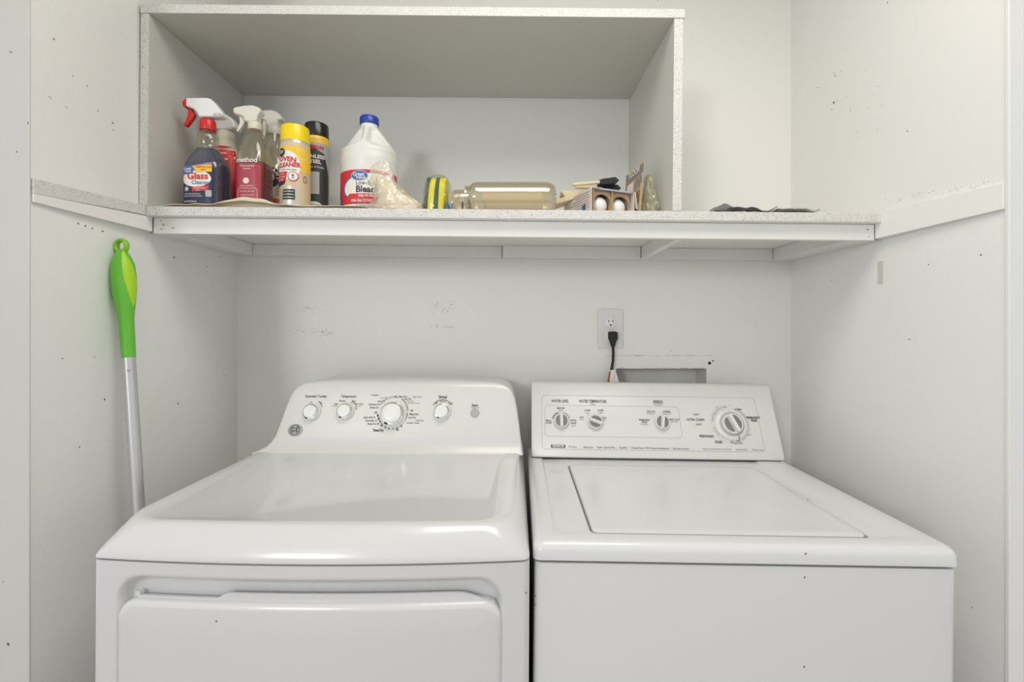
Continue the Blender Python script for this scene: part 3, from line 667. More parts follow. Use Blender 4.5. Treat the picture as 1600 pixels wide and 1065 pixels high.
# arched control console
cst = MB(); rs = []
LY = [(0.950,-.664,.020,1.1900),(0.9535,-.654,.0195,1.1915),(0.958,-.642,.018,1.1955),(0.965,-.631,.0165,1.201),(0.975,-.622,.015,1.207),(0.990,-.614,.013,1.2125),(1.01,-.609,.011,1.2185),(1.05,-.600,.005,1.2305),
      (1.08,-.592,-.001,1.2395),(1.095,-.586,-.006,1.244),(1.105,-.580,-.0115,1.2475),(1.112,-.573,-.018,1.2505),(1.117,-.564,-.027,1.253),(1.121,-.551,-.040,1.256),(1.1238,-.533,-.058,1.259),(1.1258,-.500,-.092,1.2625),(1.1275,-.45,-.145,1.268),(1.129,-.38,-.215,1.276)]
for z, xa, xb, yf in LY: rs.append(rrect(xa, xb, yf, 1.39, 0.006 if z < 1.12 else 0.003, z, n=4, nf=20))
cst.rings(rs); Dm(cst, 'control_console', plastic_d, smooth_deg=60)
dr_i = mtx(dr).inverted()
A2 = Vector((0, 1.2185, 1.01)); B2 = Vector((0, 1.2395, 1.08)); DV = (B2-A2).normalized(); DN = Vector((1,0,0)).cross(DV)
if DN.y > 0: DN = -DN
def dpt(px, py): p = plane_hit(px, py, dr_i, DO, A2, DN); return (p.x, (p-A2).dot(DV))
def dmap(off=0.0008): return lambda s, h: Vector((s, 0, 0))+A2+DV*h+DN*off
SD = 1.235/F
dt = MB()
DPX = {'Extended Tumble': 33, 'Temperature': 24, 'Signal': 13, 'Start': 10, 'Timed Dry': 17, 'Press & Hold': 14}
def dtx(px, py, s, size, mi=0, bold=0.0, align='CENTER'):
    sx = fit(s, size, bold, DPX[s], SD) if (s in DPX and size > 3.1 and not (s == 'Extended Tumble' and size < 6)) else 0.8
    dt.text(s, size*SD, dmap(), dpt(px, py), mi, align, bold, 0, sx)
dtx(494,619,'Extended Tumble',6.2,0,.005); dtx(545,619,'Temperature',6.2,0,.005); dtx(692,620,'Signal',6.6,0,.02); dtx(742,633,'Start',6.2,0,.02); dtx(742,636.8,'Press & Hold',3,1)
dtx(486,629,'Off',3.8,0); dtx(502,629,'On',3.8,0)
dtx(535,626,'Medium',4); dtx(553,626,'Low',4); dtx(525,631,'High',4); dtx(523,634,'Cottons',3,1); dtx(562,631,'No Heat',4); dtx(562,634.4,'Fluff',3,1); dtx(552,628.8,'Delicates',3,1)
dtx(692,627,'Medium',3.6); dtx(681,629.6,'Off',3.8,0,.01); dtx(704,629.6,'Loud',3.8,0,.01)
dtx(586,617,'Cottons',4.4); dtx(600,621.5,'More Dry',3.4,1); dtx(596,626.6,'Less Dry',4,0,.01); dtx(585,631.5,'Optimum Dry',4,0,.01); dtx(585,636.5,'Damp Dry',4,0,.01)
dtx(587,644.5,'Off',4,0,.02); dtx(577,652,'Quick Fluff 10',4,0,.01); dtx(580,657,'Dewrinkle 10',4,0,.01); dtx(583,662,'Damp Dry 30',4,0,.01); dtx(591,672,'Timed Dry',5.6,0,.04)
dtx(618,619.5,'Off',4,0,.02); dtx(630,619.5,'More Dry',4,0,.01); dtx(637,623,'Less Dry',4,0,.01); dtx(652,619.5,'Easy Care',4.4,1); dtx(641,626.5,'More Dry',3.4,1); dtx(647,629.5,'Extended Tumble',3.2,1)
dtx(643,641.5,'Off',4,0,.02); dtx(647,647,'More Dry',4.2,0,.02); dtx(644,652,'Less Dry',4,0,.01); dtx(656,656.5,'Delicates',4.4,1); dtx(645,660.5,'Extended Tumble',3.4,0)
for px, py, s in [(596,665,'80'),(602,668,'70'),(608,669.4,'60'),(614,669,'50'),(620.5,668,'40'),(621,671,'Min'),(627,665.5,'20')]: dtx(px, py, s, 3.8, 0, .02)
c = dpt(614, 643)
for k in range(9):
    a = math.radians(190+k*12.5); ringpatch(dt, dmap(), c, 0.0375, 0.0415, a, a+math.radians(9), 0, 4)
ringpatch(dt, dmap(), c, 0.0375, 0.0400, math.radians(-52), math.radians(-5), 1); ringpatch(dt, dmap(), c, 0.0375, 0.0400, math.radians(5), math.radians(60), 1)
ringpatch(dt, dmap(), c, 0.0365, 0.0400, math.radians(72), math.radians(150), 2)
for (x, y), a0, a1 in (((487,641),60,20),((540,640),60,0),((691,641),150,30)):
    c = dpt(x, y); ringpatch(dt, dmap(), c, 0.0265, 0.0290, math.radians(a0), math.radians(a1), 1, 12)
Dm(dt, 'printed_lettering', [ink, ink_g, grey_lt], smooth_deg=0, recalc=False)
def dknob(px, py, r, h, ring):
    c = dpt(px, py)
    def R(rr, off, n=40): return [dmap(off)(c[0]+rr*math.cos(2*PI*k/n), c[1]+rr*math.sin(2*PI*k/n)) for k in range(n)]
    kb = Dm(MB().rings([R(r*1.12, 0.0002), R(r*1.12, 0.004), R(r*1.0, 0.007), R(r*0.95, h*0.55)]), 'knob', white)
    Dm(MB().rings([R(r*0.96, h*0.5), R(r*0.96, h*0.66), R(r*0.80, h*0.72)]), 'chrome_ring', chrome, parent=kb)
    Dm(MB().rings([R(r*0.80, h*0.6), R(r*0.78, h), R(r*0.72, h*1.06), R(r*0.4, h*1.08)]), 'cap', white, parent=kb)
    a = math.radians(-118); m = MB(); ringpatch(m, dmap(h*0.74), c, r*0.80, r*0.97, a-0.16, a+0.16, 0, 4); Dm(m, 'pointer', ink, parent=kb, smooth_deg=0, recalc=False)
dknob(487.5, 643.5, 0.0205, 0.017, 1); dknob(540, 642.5, 0.0205, 0.017, 1); dknob(614.5, 647, 0.0315, 0.024, 1); dknob(691, 643, 0.0205, 0.017, 1)
c = dpt(742, 645)
def R5(rr, off, n=28): return [dmap(off)(c[0]+rr*math.cos(2*PI*k/n), c[1]+rr*math.sin(2*PI*k/n)) for k in range(n)]
Dm(MB().rings([R5(0.0112, 0.0002), R5(0.0112, 0.002), R5(0.010, 0.003)]), 'start_button', grey_lt)
c = dpt(461.5, 671.5)
bdg = Dm(MB().rings([[dmap(o_)(c[0]+rr*1.2*math.cos(2*PI*k/32), c[1]+rr*math.sin(2*PI*k/32)) for k in range(32)] for rr, o_ in ((0.0155,.0002),(0.0155,.002),(0.0145,.0026))]), 'badge', grey_lt)
m = MB(); ringpatch(m, dmap(0.0032), c, 0.0118, 0.0130, 0, 2*PI, 0, 32)
m.text('GE', 0.0165, dmap(0.0032), c, 0, 'CENTER', 0.01)
for k in range(4): ringpatch(m, dmap(0.0032), (c[0]+0.0095*math.cos(k*PI/2+.8), c[1]+0.0095*math.sin(k*PI/2+.8)), 0.0016, 0.0024, 0, 4.2, 0, 8)
Dm(m, 'monogram', ink, parent=bdg, smooth_deg=0, recalc=False)
# door: outer skin with soft edges, inner liner showing as a lip above it
dX0, dX1, dZ0, dZ1 = dl+0.043, dx_-0.043, 0.15, 0.8440
dm = MB(); rs = []
def dring(i, dep, extra=0):
    base = rrect(dX0+i, dX1-i, dZ0+i, dZ1-i, max(0.032-i*0.6, 0.006), 0, n=10, nf=30)
    base2 = []
    for x, zz, _ in base:
        z = dZ0+dZ1-zz                      # dense side goes to the top
        base2.append((x, df-bul(x)+dep, z))
    return base2
for i, dep in ((0.0,0.0205),(0.0,0.006),(0.0012,0.0015),(0.004,-0.0012),(0.010,-0.0022),(0.05,-0.0024),(0.12,-0.0024),(0.18,-0.0024),(0.24,-0.0024)):
    rs.append(dring(i, dep))
door = None
dm.rings(rs, True, True)
door = Dm(dm, 'door', enamel_d, smooth_deg=50)
lp = MB(); line = []
for k in range(61):
    x = dX0+0.028+(dX1-dX0-0.040)*k/60
    px = VX+x*F/0.745
    z = 0.8475 if px < 345 else 0.8475+0.0085*smooth(345, 362, px)
    z -= 0.016*smooth(52, 60, k)**2
    line.append((x, z))
vsA = [(x, df-bul(x)+0.0080, z) for x, z in line]; vsB = [(x, df-bul(x)+0.0115, z) for x, z in line]
vsC = [(x, df-bul(x)+0.0080, 0.80) for x, z in line]; vsD = [(x, df-bul(x)+0.0115, 0.80) for x, z in line]
n = len(line); lp.add(vsA+vsB+vsC+vsD, [(i, i+1, n+i+1, n+i) for i in range(n-1)]+[(2*n+i, 2*n+i+1, i+1, i) for i in range(n-1)]+[(n+i, n+i+1, 3*n+i+1, 3*n+i) for i in range(n-1)]+[(0, n, 3*n, 2*n), (n-1, 2*n-1, 4*n-1, 3*n-1)])
x = line[0][0]; lp.box(x-0.004, x+0.004, df-bul(x)+0.008, df-bul(x)+0.0115, 0.845, 0.8535)
Dm(lp, 'inner_lip', enamel_d, parent=door, smooth_deg=40)
for x, y, dd in [(341,971,-.0028),(823,934,.0002)]:
    c = P(x, y, 0.73); Dm(MB().lathe([(0.0013, 0.0), (0.001, 0.0008)], (c.x, df-bul(c.x)+dd-.0002, c.z), 8, 'Y'), 'paint_chip', chipm)

# ------------------------------------------------------------------ bottles and jars on the shelf
class Bot:                                       # stacked superellipse sections: (z, rx, ry, n)
    def __init__(s, secs): s.s = secs
    def at(s, z):
        S_ = s.s
        if z <= S_[0][0]: return S_[0][1:]
        for a, b in zip(S_, S_[1:]):
            if z <= b[0]:
                t = (z-a[0])/(b[0]-a[0]) if b[0] > a[0] else 0
                return tuple(a[i]+(b[i]-a[i])*t for i in (1, 2, 3))
        return S_[-1][1:]
    def ring(s, z, k=48, sc_=1.0):
        rx, ry, n = s.at(z); out = []
        for j in range(k):
            a = 2*PI*j/k; c, sn = math.cos(a), math.sin(a)
            out.append((sc_*rx*math.copysign(abs(c)**(2/n), c), sc_*ry*math.copysign(abs(sn)**(2/n), sn), z))
        return out
    def mesh(s, mb=None, zmax=None, sc_=1.0, sub=3, z0=None):
        mb = mb or MB(); zz = []
        for a, b in zip(s.s, s.s[1:]):
            for k in range(sub): zz.append(a[0]+(b[0]-a[0])*k/sub)
        zz.append(s.s[-1][0])
        if zmax: zz = [z for z in zz if z < zmax]+[zmax]
        if z0: zz = [z0]+[z for z in zz if z > z0]
        return mb.rings([s.ring(z, sc_=sc_) for z in zz])
    def fr(s, off=0.0006):                       # lay (s,h) on the front (-Y) face
        def fn(x, z):
            rx, ry, n = s.at(z); q = min(abs(x)/rx, 0.985)
            return Vector((x*(1 if abs(x) < rx else rx/abs(x)), -ry*(1-q**n)**(1/n)-off, z))
        return fn
    def cyl(s, off=0.0006, a0=-PI/2):            # wrap (s,h) round a round body
        def fn(x, z):
            rx, ry, n = s.at(z); a = a0+x/rx
            return Vector(((rx+off)*math.cos(a), (ry+off)*math.sin(a), z))
        return fn
def smooth_secs(secs, k=4):                      # Catmull-Rom refinement of the silhouette
    out = []
    for i in range(len(secs)-1):
        p0, p1, p2, p3 = secs[max(i-1, 0)], secs[i], secs[i+1], secs[min(i+2, len(secs)-1)]
        for j in range(k):
            t = j/k
            out.append(tuple([p1[0]+(p2[0]-p1[0])*t]+[0.5*((2*p1[c])+(-p0[c]+p2[c])*t+(2*p0[c]-5*p1[c]+4*p2[c]-p3[c])*t*t+(-p0[c]+3*p1[c]-3*p2[c]+p3[c])*t**3) for c in (1, 2, 3)]))
    out.append(secs[-1]); return out
def ell(cx, cy, a, b, n=28): return [(cx+a*math.cos(2*PI*k/n), cy+b*math.sin(2*PI*k/n)) for k in range(n)]
def c1(x, y): return (200+x/4.706, 130+y/4.706)  # a spot in a close-up of the left end of the shelf
def sil(pts, root, d, t, name, m, parent=None, bev=0.003):   # solid part from its side outline, thickness t, at its own distance
    mb = MB(); P0 = [P(*c1(x, y), d)-Vector(root.location) for x, y in pts]
    P0 = [Vector((p.x, -t/2, p.z)) for p in P0]
    mb.prism(P0, (0, t, 0)); return mb.build(name, m, parent or root, bevel=bev, smooth_deg=50)

# 1 glass cleaner
d = 1.133; X = -0.733; G = thing('spray_bottle', 'blue glass cleaner spray bottle with white head and red trigger, at the shelf left end', 'spray bottle', (X, d, shelf_z(X)+0.0005))
g = Bot(smooth_secs([(0,.041,.034,4),(.004,.043,.036,4),(.06,.043,.036,4),(.110,.0425,.0355,3.6),(.122,.039,.033,3),(.138,.031,.027,2.6),(.150,.0245,.022,2.2),(.160,.0225,.021,2),(.166,.0235,.022,2),(.182,.0225,.021,2),(.192,.0175,.0175,2),(.200,.0125,.0125,2),(.206,.0125,.0125,2)], 3))
g.mesh(sub=1).build('bottle_body', bottle_cl, G)
g.mesh(sub=1, zmax=.150, sc_=.97, z0=.002).build('liquid', liquid_blue, G)
lb = MB(); f1 = g.fr(.0007); f2 = g.fr(.0013); f3 = g.fr(.0019)
lb.grid(-.0415, .034, .012, .098, f1, 20, 12, 0)
lb.patch([(-.030,.098),(.031,.111),(.031,.090),(-.036,.085)], f2, 1, 4)
lb.patch([(-.012,.100),(.031,.105),(.031,.088),(.0,.086)], g.fr(.0016), 2, 4)
lb.text('AMMONIA FREE', .0056, f3, (.013,.098), 3, bold=.01, sx=.85); lb.text('NEW', .005, f3, (.014,.092), 3, bold=.02)
lb.patch(ell(-.004,.072,.034,.0195), f2, 4); lb.patch(ell(-.024,.092,.0145,.0105), f3, 5)
f4 = g.fr(.0024)
lb.text('Great', .0085, f4, (-.024,.0945), 4, bold=.02); lb.text('Value', .0075, f4, (-.023,.0885), 4, bold=.02)
lb.text('Glass', .0215, f3, (0,.077), 3, bold=.03, sx=1.05); lb.text('Cleaner', .0125, f3, (.006,.0625), 5, bold=.01)
lb.patch([(-.014,.052),(.026,.056),(.022,.044),(-.012,.042)], f2, 3, 3)
lb.text('streak-free', .006, f3, (.004,.050), 4); lb.text('shine', .005, f3, (.002,.045), 4)
lb.patch(rpoly(.018,.031,.030,.045,.002,3), f2, 6, 2)
for k in range(8): a = k*PI/4; lb.patch([(-.026+.0012*math.cos(a+1.57),.048+.0012*math.sin(a+1.57)),(-.026+.008*math.cos(a),.048+.008*math.sin(a)),(-.026-.0012*math.cos(a+1.57),.048-.0012*math.sin(a+1.57))], f2, 4, 1)
lb.text('CONTAINS AMMONIA-D', .0042, f2, (-.033,.036), 4, 'LEFT', sx=.85); lb.text('CLEANS WINDOWS & MIRRORS', .0036, f2, (-.033,.031), 4, 'LEFT', sx=.85); lb.text('32 FL OZ (946 mL)', .0045, f2, (-.033,.019), 4, 'LEFT', bold=.02, sx=.85)
lb.build('label', [navy, purple, label_y, label_r, label_w, label_b, grey_lt], G, smooth_deg=0, recalc=False)
MB().lathe([(.0168,.196),(.0172,.199),(.0172,.216),(.0160,.220),(.012,.221)], n=32).build('collar', red, G)
H1 = [(447,122),(600,120),(628,128),(655,155),(690,200),(718,240),(705,262),(655,262),(540,262),(530,235),(505,205),(470,190),(447,186)]
sil(H1, G, d, .024, 'sprayer_head', white, bev=.006)
sil([(413,150),(425,127),(447,123),(447,186),(428,188),(414,170)], G, d, .018, 'nozzle', red, bev=.003)
sil([(452,186),(478,198),(500,238),(480,270),(440,322),(420,320),(415,305),(432,285),(448,240)], G, d, .012, 'trigger', red, bev=.003)
m = MB(); cc = P(*c1(680,248), d)-Vector(G.location); fn = lambda s, h: Vector((cc.x+s, -.0128, cc.z+h))
ringpatch(m, fn, (0,0), .0085, .0092, 0, 2*PI, 0, 24, sy=.5); m.text('TRIGGER', .0045, fn, (0,0), 0); m.build('embossed_oval', ink_g, G, smooth_deg=0, recalc=False)

# 2 white and red spray bottle behind
d = 1.222; X = -0.745; G = thing('spray_bottle', 'white spray bottle with a red label, mostly hidden behind the blue glass cleaner', 'spray bottle', (X, d, shelf_z(X)+0.0005))
g = Bot(smooth_secs([(0,.040,.030,3),(.005,.042,.032,3),(.10,.042,.032,3),(.150,.040,.031,2.6),(.178,.033,.028,2.2),(.192,.026,.024,2),(.205,.0205,.0205,2),(.212,.016,.016,2)], 3))
g.mesh(sub=1).build('bottle_body', cream, G)
lb = MB(); lb.grid(-.040, .0395, .02, .186, lambda x, z: g.fr(.0008)(max(-g.at(z)[0]*.95, min(g.at(z)[0]*.95, x)), z), 20, 14, 0)
f2 = g.fr(.0014)
for s_, z_ in (('HEAVY DUTY', .176), ('CLEANER', .166), ('BATHROOM', .150)): lb.text(s_, .0068, f2, (.008, z_), 1, bold=.02, sx=.8)
lb.build('label', [label_r, pale], G, smooth_deg=0, recalc=False)
MB().lathe([(.0205,.205),(.0215,.207),(.0205,.226),(.018,.230)], n=28).build('collar', cream, G)
sil([(560,250),(680,232),(740,240),(780,268),(802,305),(804,342),(770,352),(690,354),(600,345)], G, d, .026, 'sprayer_head', white, bev=.006)
sil([(565,305),(590,318),(605,355),(590,400),(572,396),(580,350)], G, d, .012, 'trigger', cream, bev=.003)

# 3 clear bottle with rose label
d = 1.168; X = -0.640; G = thing('spray_bottle', 'clear rounded spray bottle with rose pink cleaner and white head, right of the glass cleaner', 'spray bottle', (X, d, shelf_z(X)+0.0005))
g = Bot(smooth_secs([(0,.032,.032,5),(.004,.0335,.034,5),(.07,.034,.0345,4.5),(.120,.0348,.0345,3.8),(.150,.0342,.033,3.2),(.172,.0325,.031,2.6),(.188,.0280,.027,2.2),(.200,.0220,.0215,2),(.209,.0160,.0160,2),(.220,.0140,.0140,2)], 3))
g.mesh(sub=1).build('bottle_body', bottle_cl, G); g.mesh(sub=1, zmax=.128, sc_=.965, z0=.002).build('liquid', liquid_pink, G)
lb = MB(); f1 = g.fr(.0007); f2 = g.fr(.0013)
lb.grid(-.032, .030, .010, .119, f1, 16, 12, 0)
lb.text('method', .0165, f2, (-.002,.1285), 1, bold=.02); lb.text('all-purpose', .0075, f2, (0,.1150), 1); lb.text('cleaner', .0065, f2, (0,.1080), 1)
lb.patch(ell(-.002,.079,.0072,.0072,24), f2, 1); lb.text('pink grapefruit', .0055, f2, (0,.067), 1)
outline(lb, rpoly(-.022,.024,.012,.061,.005,4), .0008, f2, 1)
for k in range(3): lb.text(['naturally derived', 'surface cleaner', '28 fl oz (828 mL)'][k], .0052, f2, (0,.054-.009*k), 1)
def sidefn(x, z): rx, ry, n = g.at(z); q = min(abs(x)/ry, .98); return Vector((rx*(1-q**n)**(1/n)+.0009, x, z))
for k in range(16): lb.grid(-.020+.002*(k % 3), .020-.003*((k*7) % 4), .030+k*.0055, .032+k*.0055, sidefn, 6, 1, 2)
lb.build('label', [rose, pale, mat('dark_rose', (0.22, 0.03, 0.05), 0.5)], G, smooth_deg=0, recalc=False)
MB().lathe([(.0150,.213),(.0160,.215),(.0160,.228),(.0145,.231)], n=28).build('collar', cream, G)
white2 = mat('warm_white_plastic', (0.74, 0.71, 0.62), 0.35)
sil([(788,192),(870,176),(935,174),(970,186),(996,202),(990,228),(968,252),(962,298),(870,298),(862,262),(830,250),(792,240)], G, d, .026, 'sprayer_head', white2, bev=.006)
sil([(822,240),(850,252),(868,290),(850,320),(818,365),(804,360),(822,318),(830,290)], G, d, .013, 'trigger', white2, bev=.003)

# 4 second clear bottle behind it
d = 1.262; X = -0.640; G = thing('spray_bottle', 'clear spray bottle with a black round emblem, half hidden left of the yellow capped can', 'spray bottle', (X, d, shelf_z(X)+0.0005))
g = Bot(smooth_secs([(0,.036,.030,4),(.004,.0375,.032,4),(.13,.0375,.032,3.6),(.165,.0335,.030,3),(.195,.0250,.024,2.4),(.220,.0185,.0185,2),(.246,.0160,.0160,2)], 3))
g.mesh(sub=1).build('bottle_body', bottle_cl, G)
lb = MB(); f1 = g.fr(.0007); f2 = g.fr(.0013); f3 = g.fr(.0019)
lb.grid(-.034, .0355, .020, .070, f1, 16, 6, 0); lb.patch(ell(.006,.118,.0255,.0275,32), f1, 1); lb.patch(ell(.004,.118,.0125,.0145,32), f2, 2)
for k, ch in enumerate('LEAHY'):
    a = math.radians(128-k*34); q = (.006+.0185*math.cos(a), .118+.0205*math.sin(a)); lb.text(ch, .0125, f2, q, 2, bold=.03, ang=a-PI/2)
lb.grid(-.034, .0355, .052, .062, f2, 12, 2, 3)
lb.build('label', [pale, ink, label_w, orange], G, smooth_deg=0, recalc=False)
MB().lathe([(.0165,.240),(.0178,.242),(.0178,.256),(.0155,.262)], n=28).build('collar', white2, G)
sil([(978,232),(1005,214),(1060,208),(1100,216),(1130,238),(1146,258),(1142,282),(1116,285),(1110,330),(1035,330),(1028,290),(1000,275),(980,262)], G, d, .026, 'sprayer_head', white2, bev=.006)
sil([(1000,268),(1026,282),(1030,325),(1018,385),(1004,420),(992,415),(1000,360),(996,310)], G, d, .013, 'trigger', white2, bev=.003)

def can(name, label, X, d, r, h, hb, mats_cap, body_m, build_label, shoulder_m, sh_h=.012):
    G = thing(name, label, 'spray can', (X, d, shelf_z(X)+.0005))
    b = Bot([(0,r*.94,r*.94,2),(.003,r,r,2),(hb,r,r,2),(hb+.001,r*.99,r*.99,2)])
    b.mesh(sub=2).build('can_body', body_m, G)
    MB().lathe([(r*.99,hb),(r*.97,hb+sh_h*.5),(r*.9,hb+sh_h)], n=40).build('shoulder', shoulder_m, G)
    rc = r*.97; z0 = hb+sh_h*.6
    MB().lathe([(rc,z0),(rc*1.005,z0+.004),(rc*.985,h-.006),(rc*.95,h-.002),(rc*.86,h),(rc*.3,h+.0005)], n=40).build('cap', mats_cap, G)
    lb = MB(); build_label(lb, b); return G, lb
# 5 oven cleaner
def ov(lb, b):
    f = b.cyl(.0006); f2 = b.cyl(.0012); f3 = b.cyl(.0018)
    lb.grid(-.10, .10, .008, .152, f, 60, 10, 0); lb.grid(-.10, .10, .095, .1525, b.cyl(.0009), 60, 6, 1)
    lb.patch([(-.040,.040),(.042,.055),(.042,.112),(-.005,.150),(-.03,.150)], f2, 0, 6) if False else None
    lb.patch(ell(-.004,.108,.030,.034), f2, 4); lb.patch(ell(-.018,.139,.010,.010), f3, 5)
    lb.text('GV', .010, b.cyl(.0024), (-.018,.139), 4, bold=.02)
    lb.text('OVEN', .0155, f3, (-.004,.122), 3, bold=.04, ang=-.1); lb.text('CLEANER', .0145, f3, (-.002,.1085), 3, bold=.04, ang=.03, sx=.9)
    lb.text('heavy duty foam', .0055, f3, (0,.098), 7)
    lb.patch([(-.038,.093),(-.002,.093),(-.006,.073),(-.038,.068)], f3, 3, 3)
    for k in range(3): lb.text(['cuts grease', 'removes spills', 'fast acting'][k], .0052, b.cyl(.0024), (-.022,.088-.0065*k), 4)
    lb.patch(ell(.010,.082,.0115,.0115), f3, 3); lb.patch(ell(.010,.082,.0095,.0095), b.cyl(.0024), 4); lb.text('6', .009, b.cyl(.003), (.010,.084), 7, bold=.03); lb.text('MIN', .004, b.cyl(.003), (.010,.0775), 7)
    lb.patch([(-.038,.068),(-.006,.073),(-.010,.064),(-.038,.060)], f3, 5, 2)
    lb.patch([(-.024,.012),(.026,.012),(.026,.060),(-.024,.060)], f2, 6, 3); lb.grid(-.014, .014, .028, .052, f3, 8, 3, 7); 
    for k in range(3): lb.grid(-.012, .012, .032+.007*k, .0335+.007*k, b.cyl(.0024), 6, 1, 6)
    for k in range(18): q = (random.uniform(.020,.046), random.uniform(.10,.148)); lb.patch(ell(q[0], q[1], .0012, .0012, 8), f2, 2, 1)
    outline(lb, rpoly(.033,.040,.072,.086,.002,3), .0012, f3, 7)
G, lb = can('spray_can', 'oven cleaner spray can with a bright yellow cap', -0.528, 1.140, .0335, .209, .163, yellow, tan, ov, silver)
lb.build('label', [tan, label_y, label_w, label_r, label_w, navy, silver, ink], G, smooth_deg=0, recalc=False)
# 6 stainless steel cleaner
def st(lb, b):
    f = b.cyl(.0006); f2 = b.cyl(.0012); f3 = b.cyl(.0018)
    lb.grid(-.09, .09, .196, .208, f, 50, 2, 1); lb.grid(-.09, .09, .010, .196, f, 50, 8, 0)
    lb.patch([(-.04,.165),(.0,.185),(.030,.170),(.044,.120),(.044,.012),(-.04,.012)], f2, 3, 6)
    lb.text('WEIMAN', .0125, f3, (.006,.184), 5, bold=.05, sx=.9); lb.text('STAINLESS', .0125, f3, (.002,.160), 4, bold=.03); lb.text('STEEL', .0125, f3, (.006,.147), 4, bold=.03)
    lb.text('Cleaner & Polish', .007, f3, (.006,.134), 4)
    lb.grid(-.008, .018, .066, .122, f3, 8, 4, 0); lb.patch(ell(.004,.040,.018,.007), f3, 4)
    lb.text('protects & shines', .005, b.cyl(.0024), (.004,.040), 3)
G, lb = can('spray_can', 'stainless steel cleaner spray can with a black cap and black label', -0.512, 1.225, .0305, .252, .208, black, silver, st, label_y)
lb.build('label', [grey_lt, label_y, label_w, ink, label_w, label_r], G, smooth_deg=0, recalc=False)

# 7 bleach jug
d = 1.205; X = -0.370; G = thing('bleach_jug', 'white bleach jug with a blue cap and a red and blue label', 'jug', (X, d, shelf_z(X)+.0005))
g = Bot([(0,.062,.055,2),(.004,.067,.060,2),(.010,.0690,.062,2),(.130,.0690,.062,2),(.138,.0700,.063,2),(.150,.0705,.0635,2),(.158,.0685,.062,2),(.162,.0690,.062,2),(.168,.0690,.062,2),(.174,.0670,.060,2),(.182,.0610,.053,2),(.196,.0510,.042,2),(.212,.0395,.031,2),(.226,.0290,.024,2),(.234,.0225,.0215,2),(.240,.0200,.020,2),(.248,.0195,.0195,2)])
jug = mat('jug_plastic', (0.74, 0.74, 0.70), 0.38, coat=0.1)
jr = []
for z in [0, .004, .010, .05, .09, .130, .134, .138, .144, .150, .158, .162, .166]+[.168+.068*k/26 for k in range(27)]+[.240, .248]:
    k_ = smooth(.172, .186, z)*smooth(.238, .222, z); w_ = .0085+.030*smooth(.196, .172, z); ring_ = []
    for x, y, zz in g.ring(z, 96):
        gg = math.exp(-(x/w_)**4)
        if y < 0: y = y*(1-.40*k_*(1-gg)*min(1, -y/.02))-.0035*gg*k_
        ring_.append((x, y, zz))
    jr.append(ring_)
MB().rings(jr).build('jug_body', jug, G, smooth_deg=70)
MB().lathe([(.0205,.236),(.0215,.238),(.0215,.242),(.020,.243)], n=32).build('neck_ring', white, G)
cp = MB(); rs = []
for rr, z in ((.0228,.243),(.0232,.245),(.0228,.260),(.0215,.263),(.010,.2635)):
    rs.append([((rr+(.0005 if (k % 2) and z < .262 else 0))*math.cos(2*PI*k/72), (rr+(.0005 if (k % 2) and z < .262 else 0))*math.sin(2*PI*k/72), z) for k in range(72)])
cp.rings(rs); cp.build('cap', blue, G)
lb = MB(); f1 = g.cyl(.0008); f2 = g.cyl(.0014); f3 = g.cyl(.0020); f4 = g.cyl(.0026)
lb.grid(-.094, .110, .022, .112, f1, 70, 12, 2)                                     # red ground
lb.patch([(-.094,.022),(-.094,.090),(-.080,.070),(-.062,.040),(-.050,.022)], f2, 1)
lb.patch([(-.068,.022),(-.094,.092),(-.094,.094),(-.062,.022)], f3, 5)
f5 = g.cyl(.0032); f6 = g.cyl(.0038); f7 = g.cyl(.0044)
lb.patch(ell(.030,.066,.082,.040,48), f3, 1); lb.patch(ell(.034,.066,.080,.0375,48), f4, 0)
lb.patch([(-.030,.0535),(.108,.0535),(.108,.0295),(-.052,.0295)], f5, 2)
lb.patch([(-.050,.0285),(.108,.0285),(.108,.0225),(-.044,.0225)], f5, 0)
lb.patch(ell(-.004,.0965,.0195,.0120), f5, 1); outline(lb, ell(-.004,.0965,.0195,.0120), .0009, f6, 0)
lb.text('Great', .0115, f6, (-.006,.0995), 0, bold=.02); lb.text('Value', .0105, f6, (-.001,.0920), 0, bold=.02)
lb.text('Low-Splash', .0145, f5, (-.013,.0790), 3, 'LEFT', sx=.9); lb.text('Bleach', .0215, f5, (-.013,.0635), 3, 'LEFT', .03, sx=.95)
lb.text('Kills 99.9% of Germs', .0085, f6, (-.006,.0480), 0, 'LEFT', .02, sx=.85); lb.text('Kills the COVID-19 Virus', .0090, f6, (-.024,.0365), 0, 'LEFT', .02, sx=.85)
lb.text('HOUSEHOLD CLEANER', .0045, f6, (.010,.0255), 3)
lb.build('label', [label_w, label_b, label_r, ink, ink, orange], G, smooth_deg=0, recalc=False)

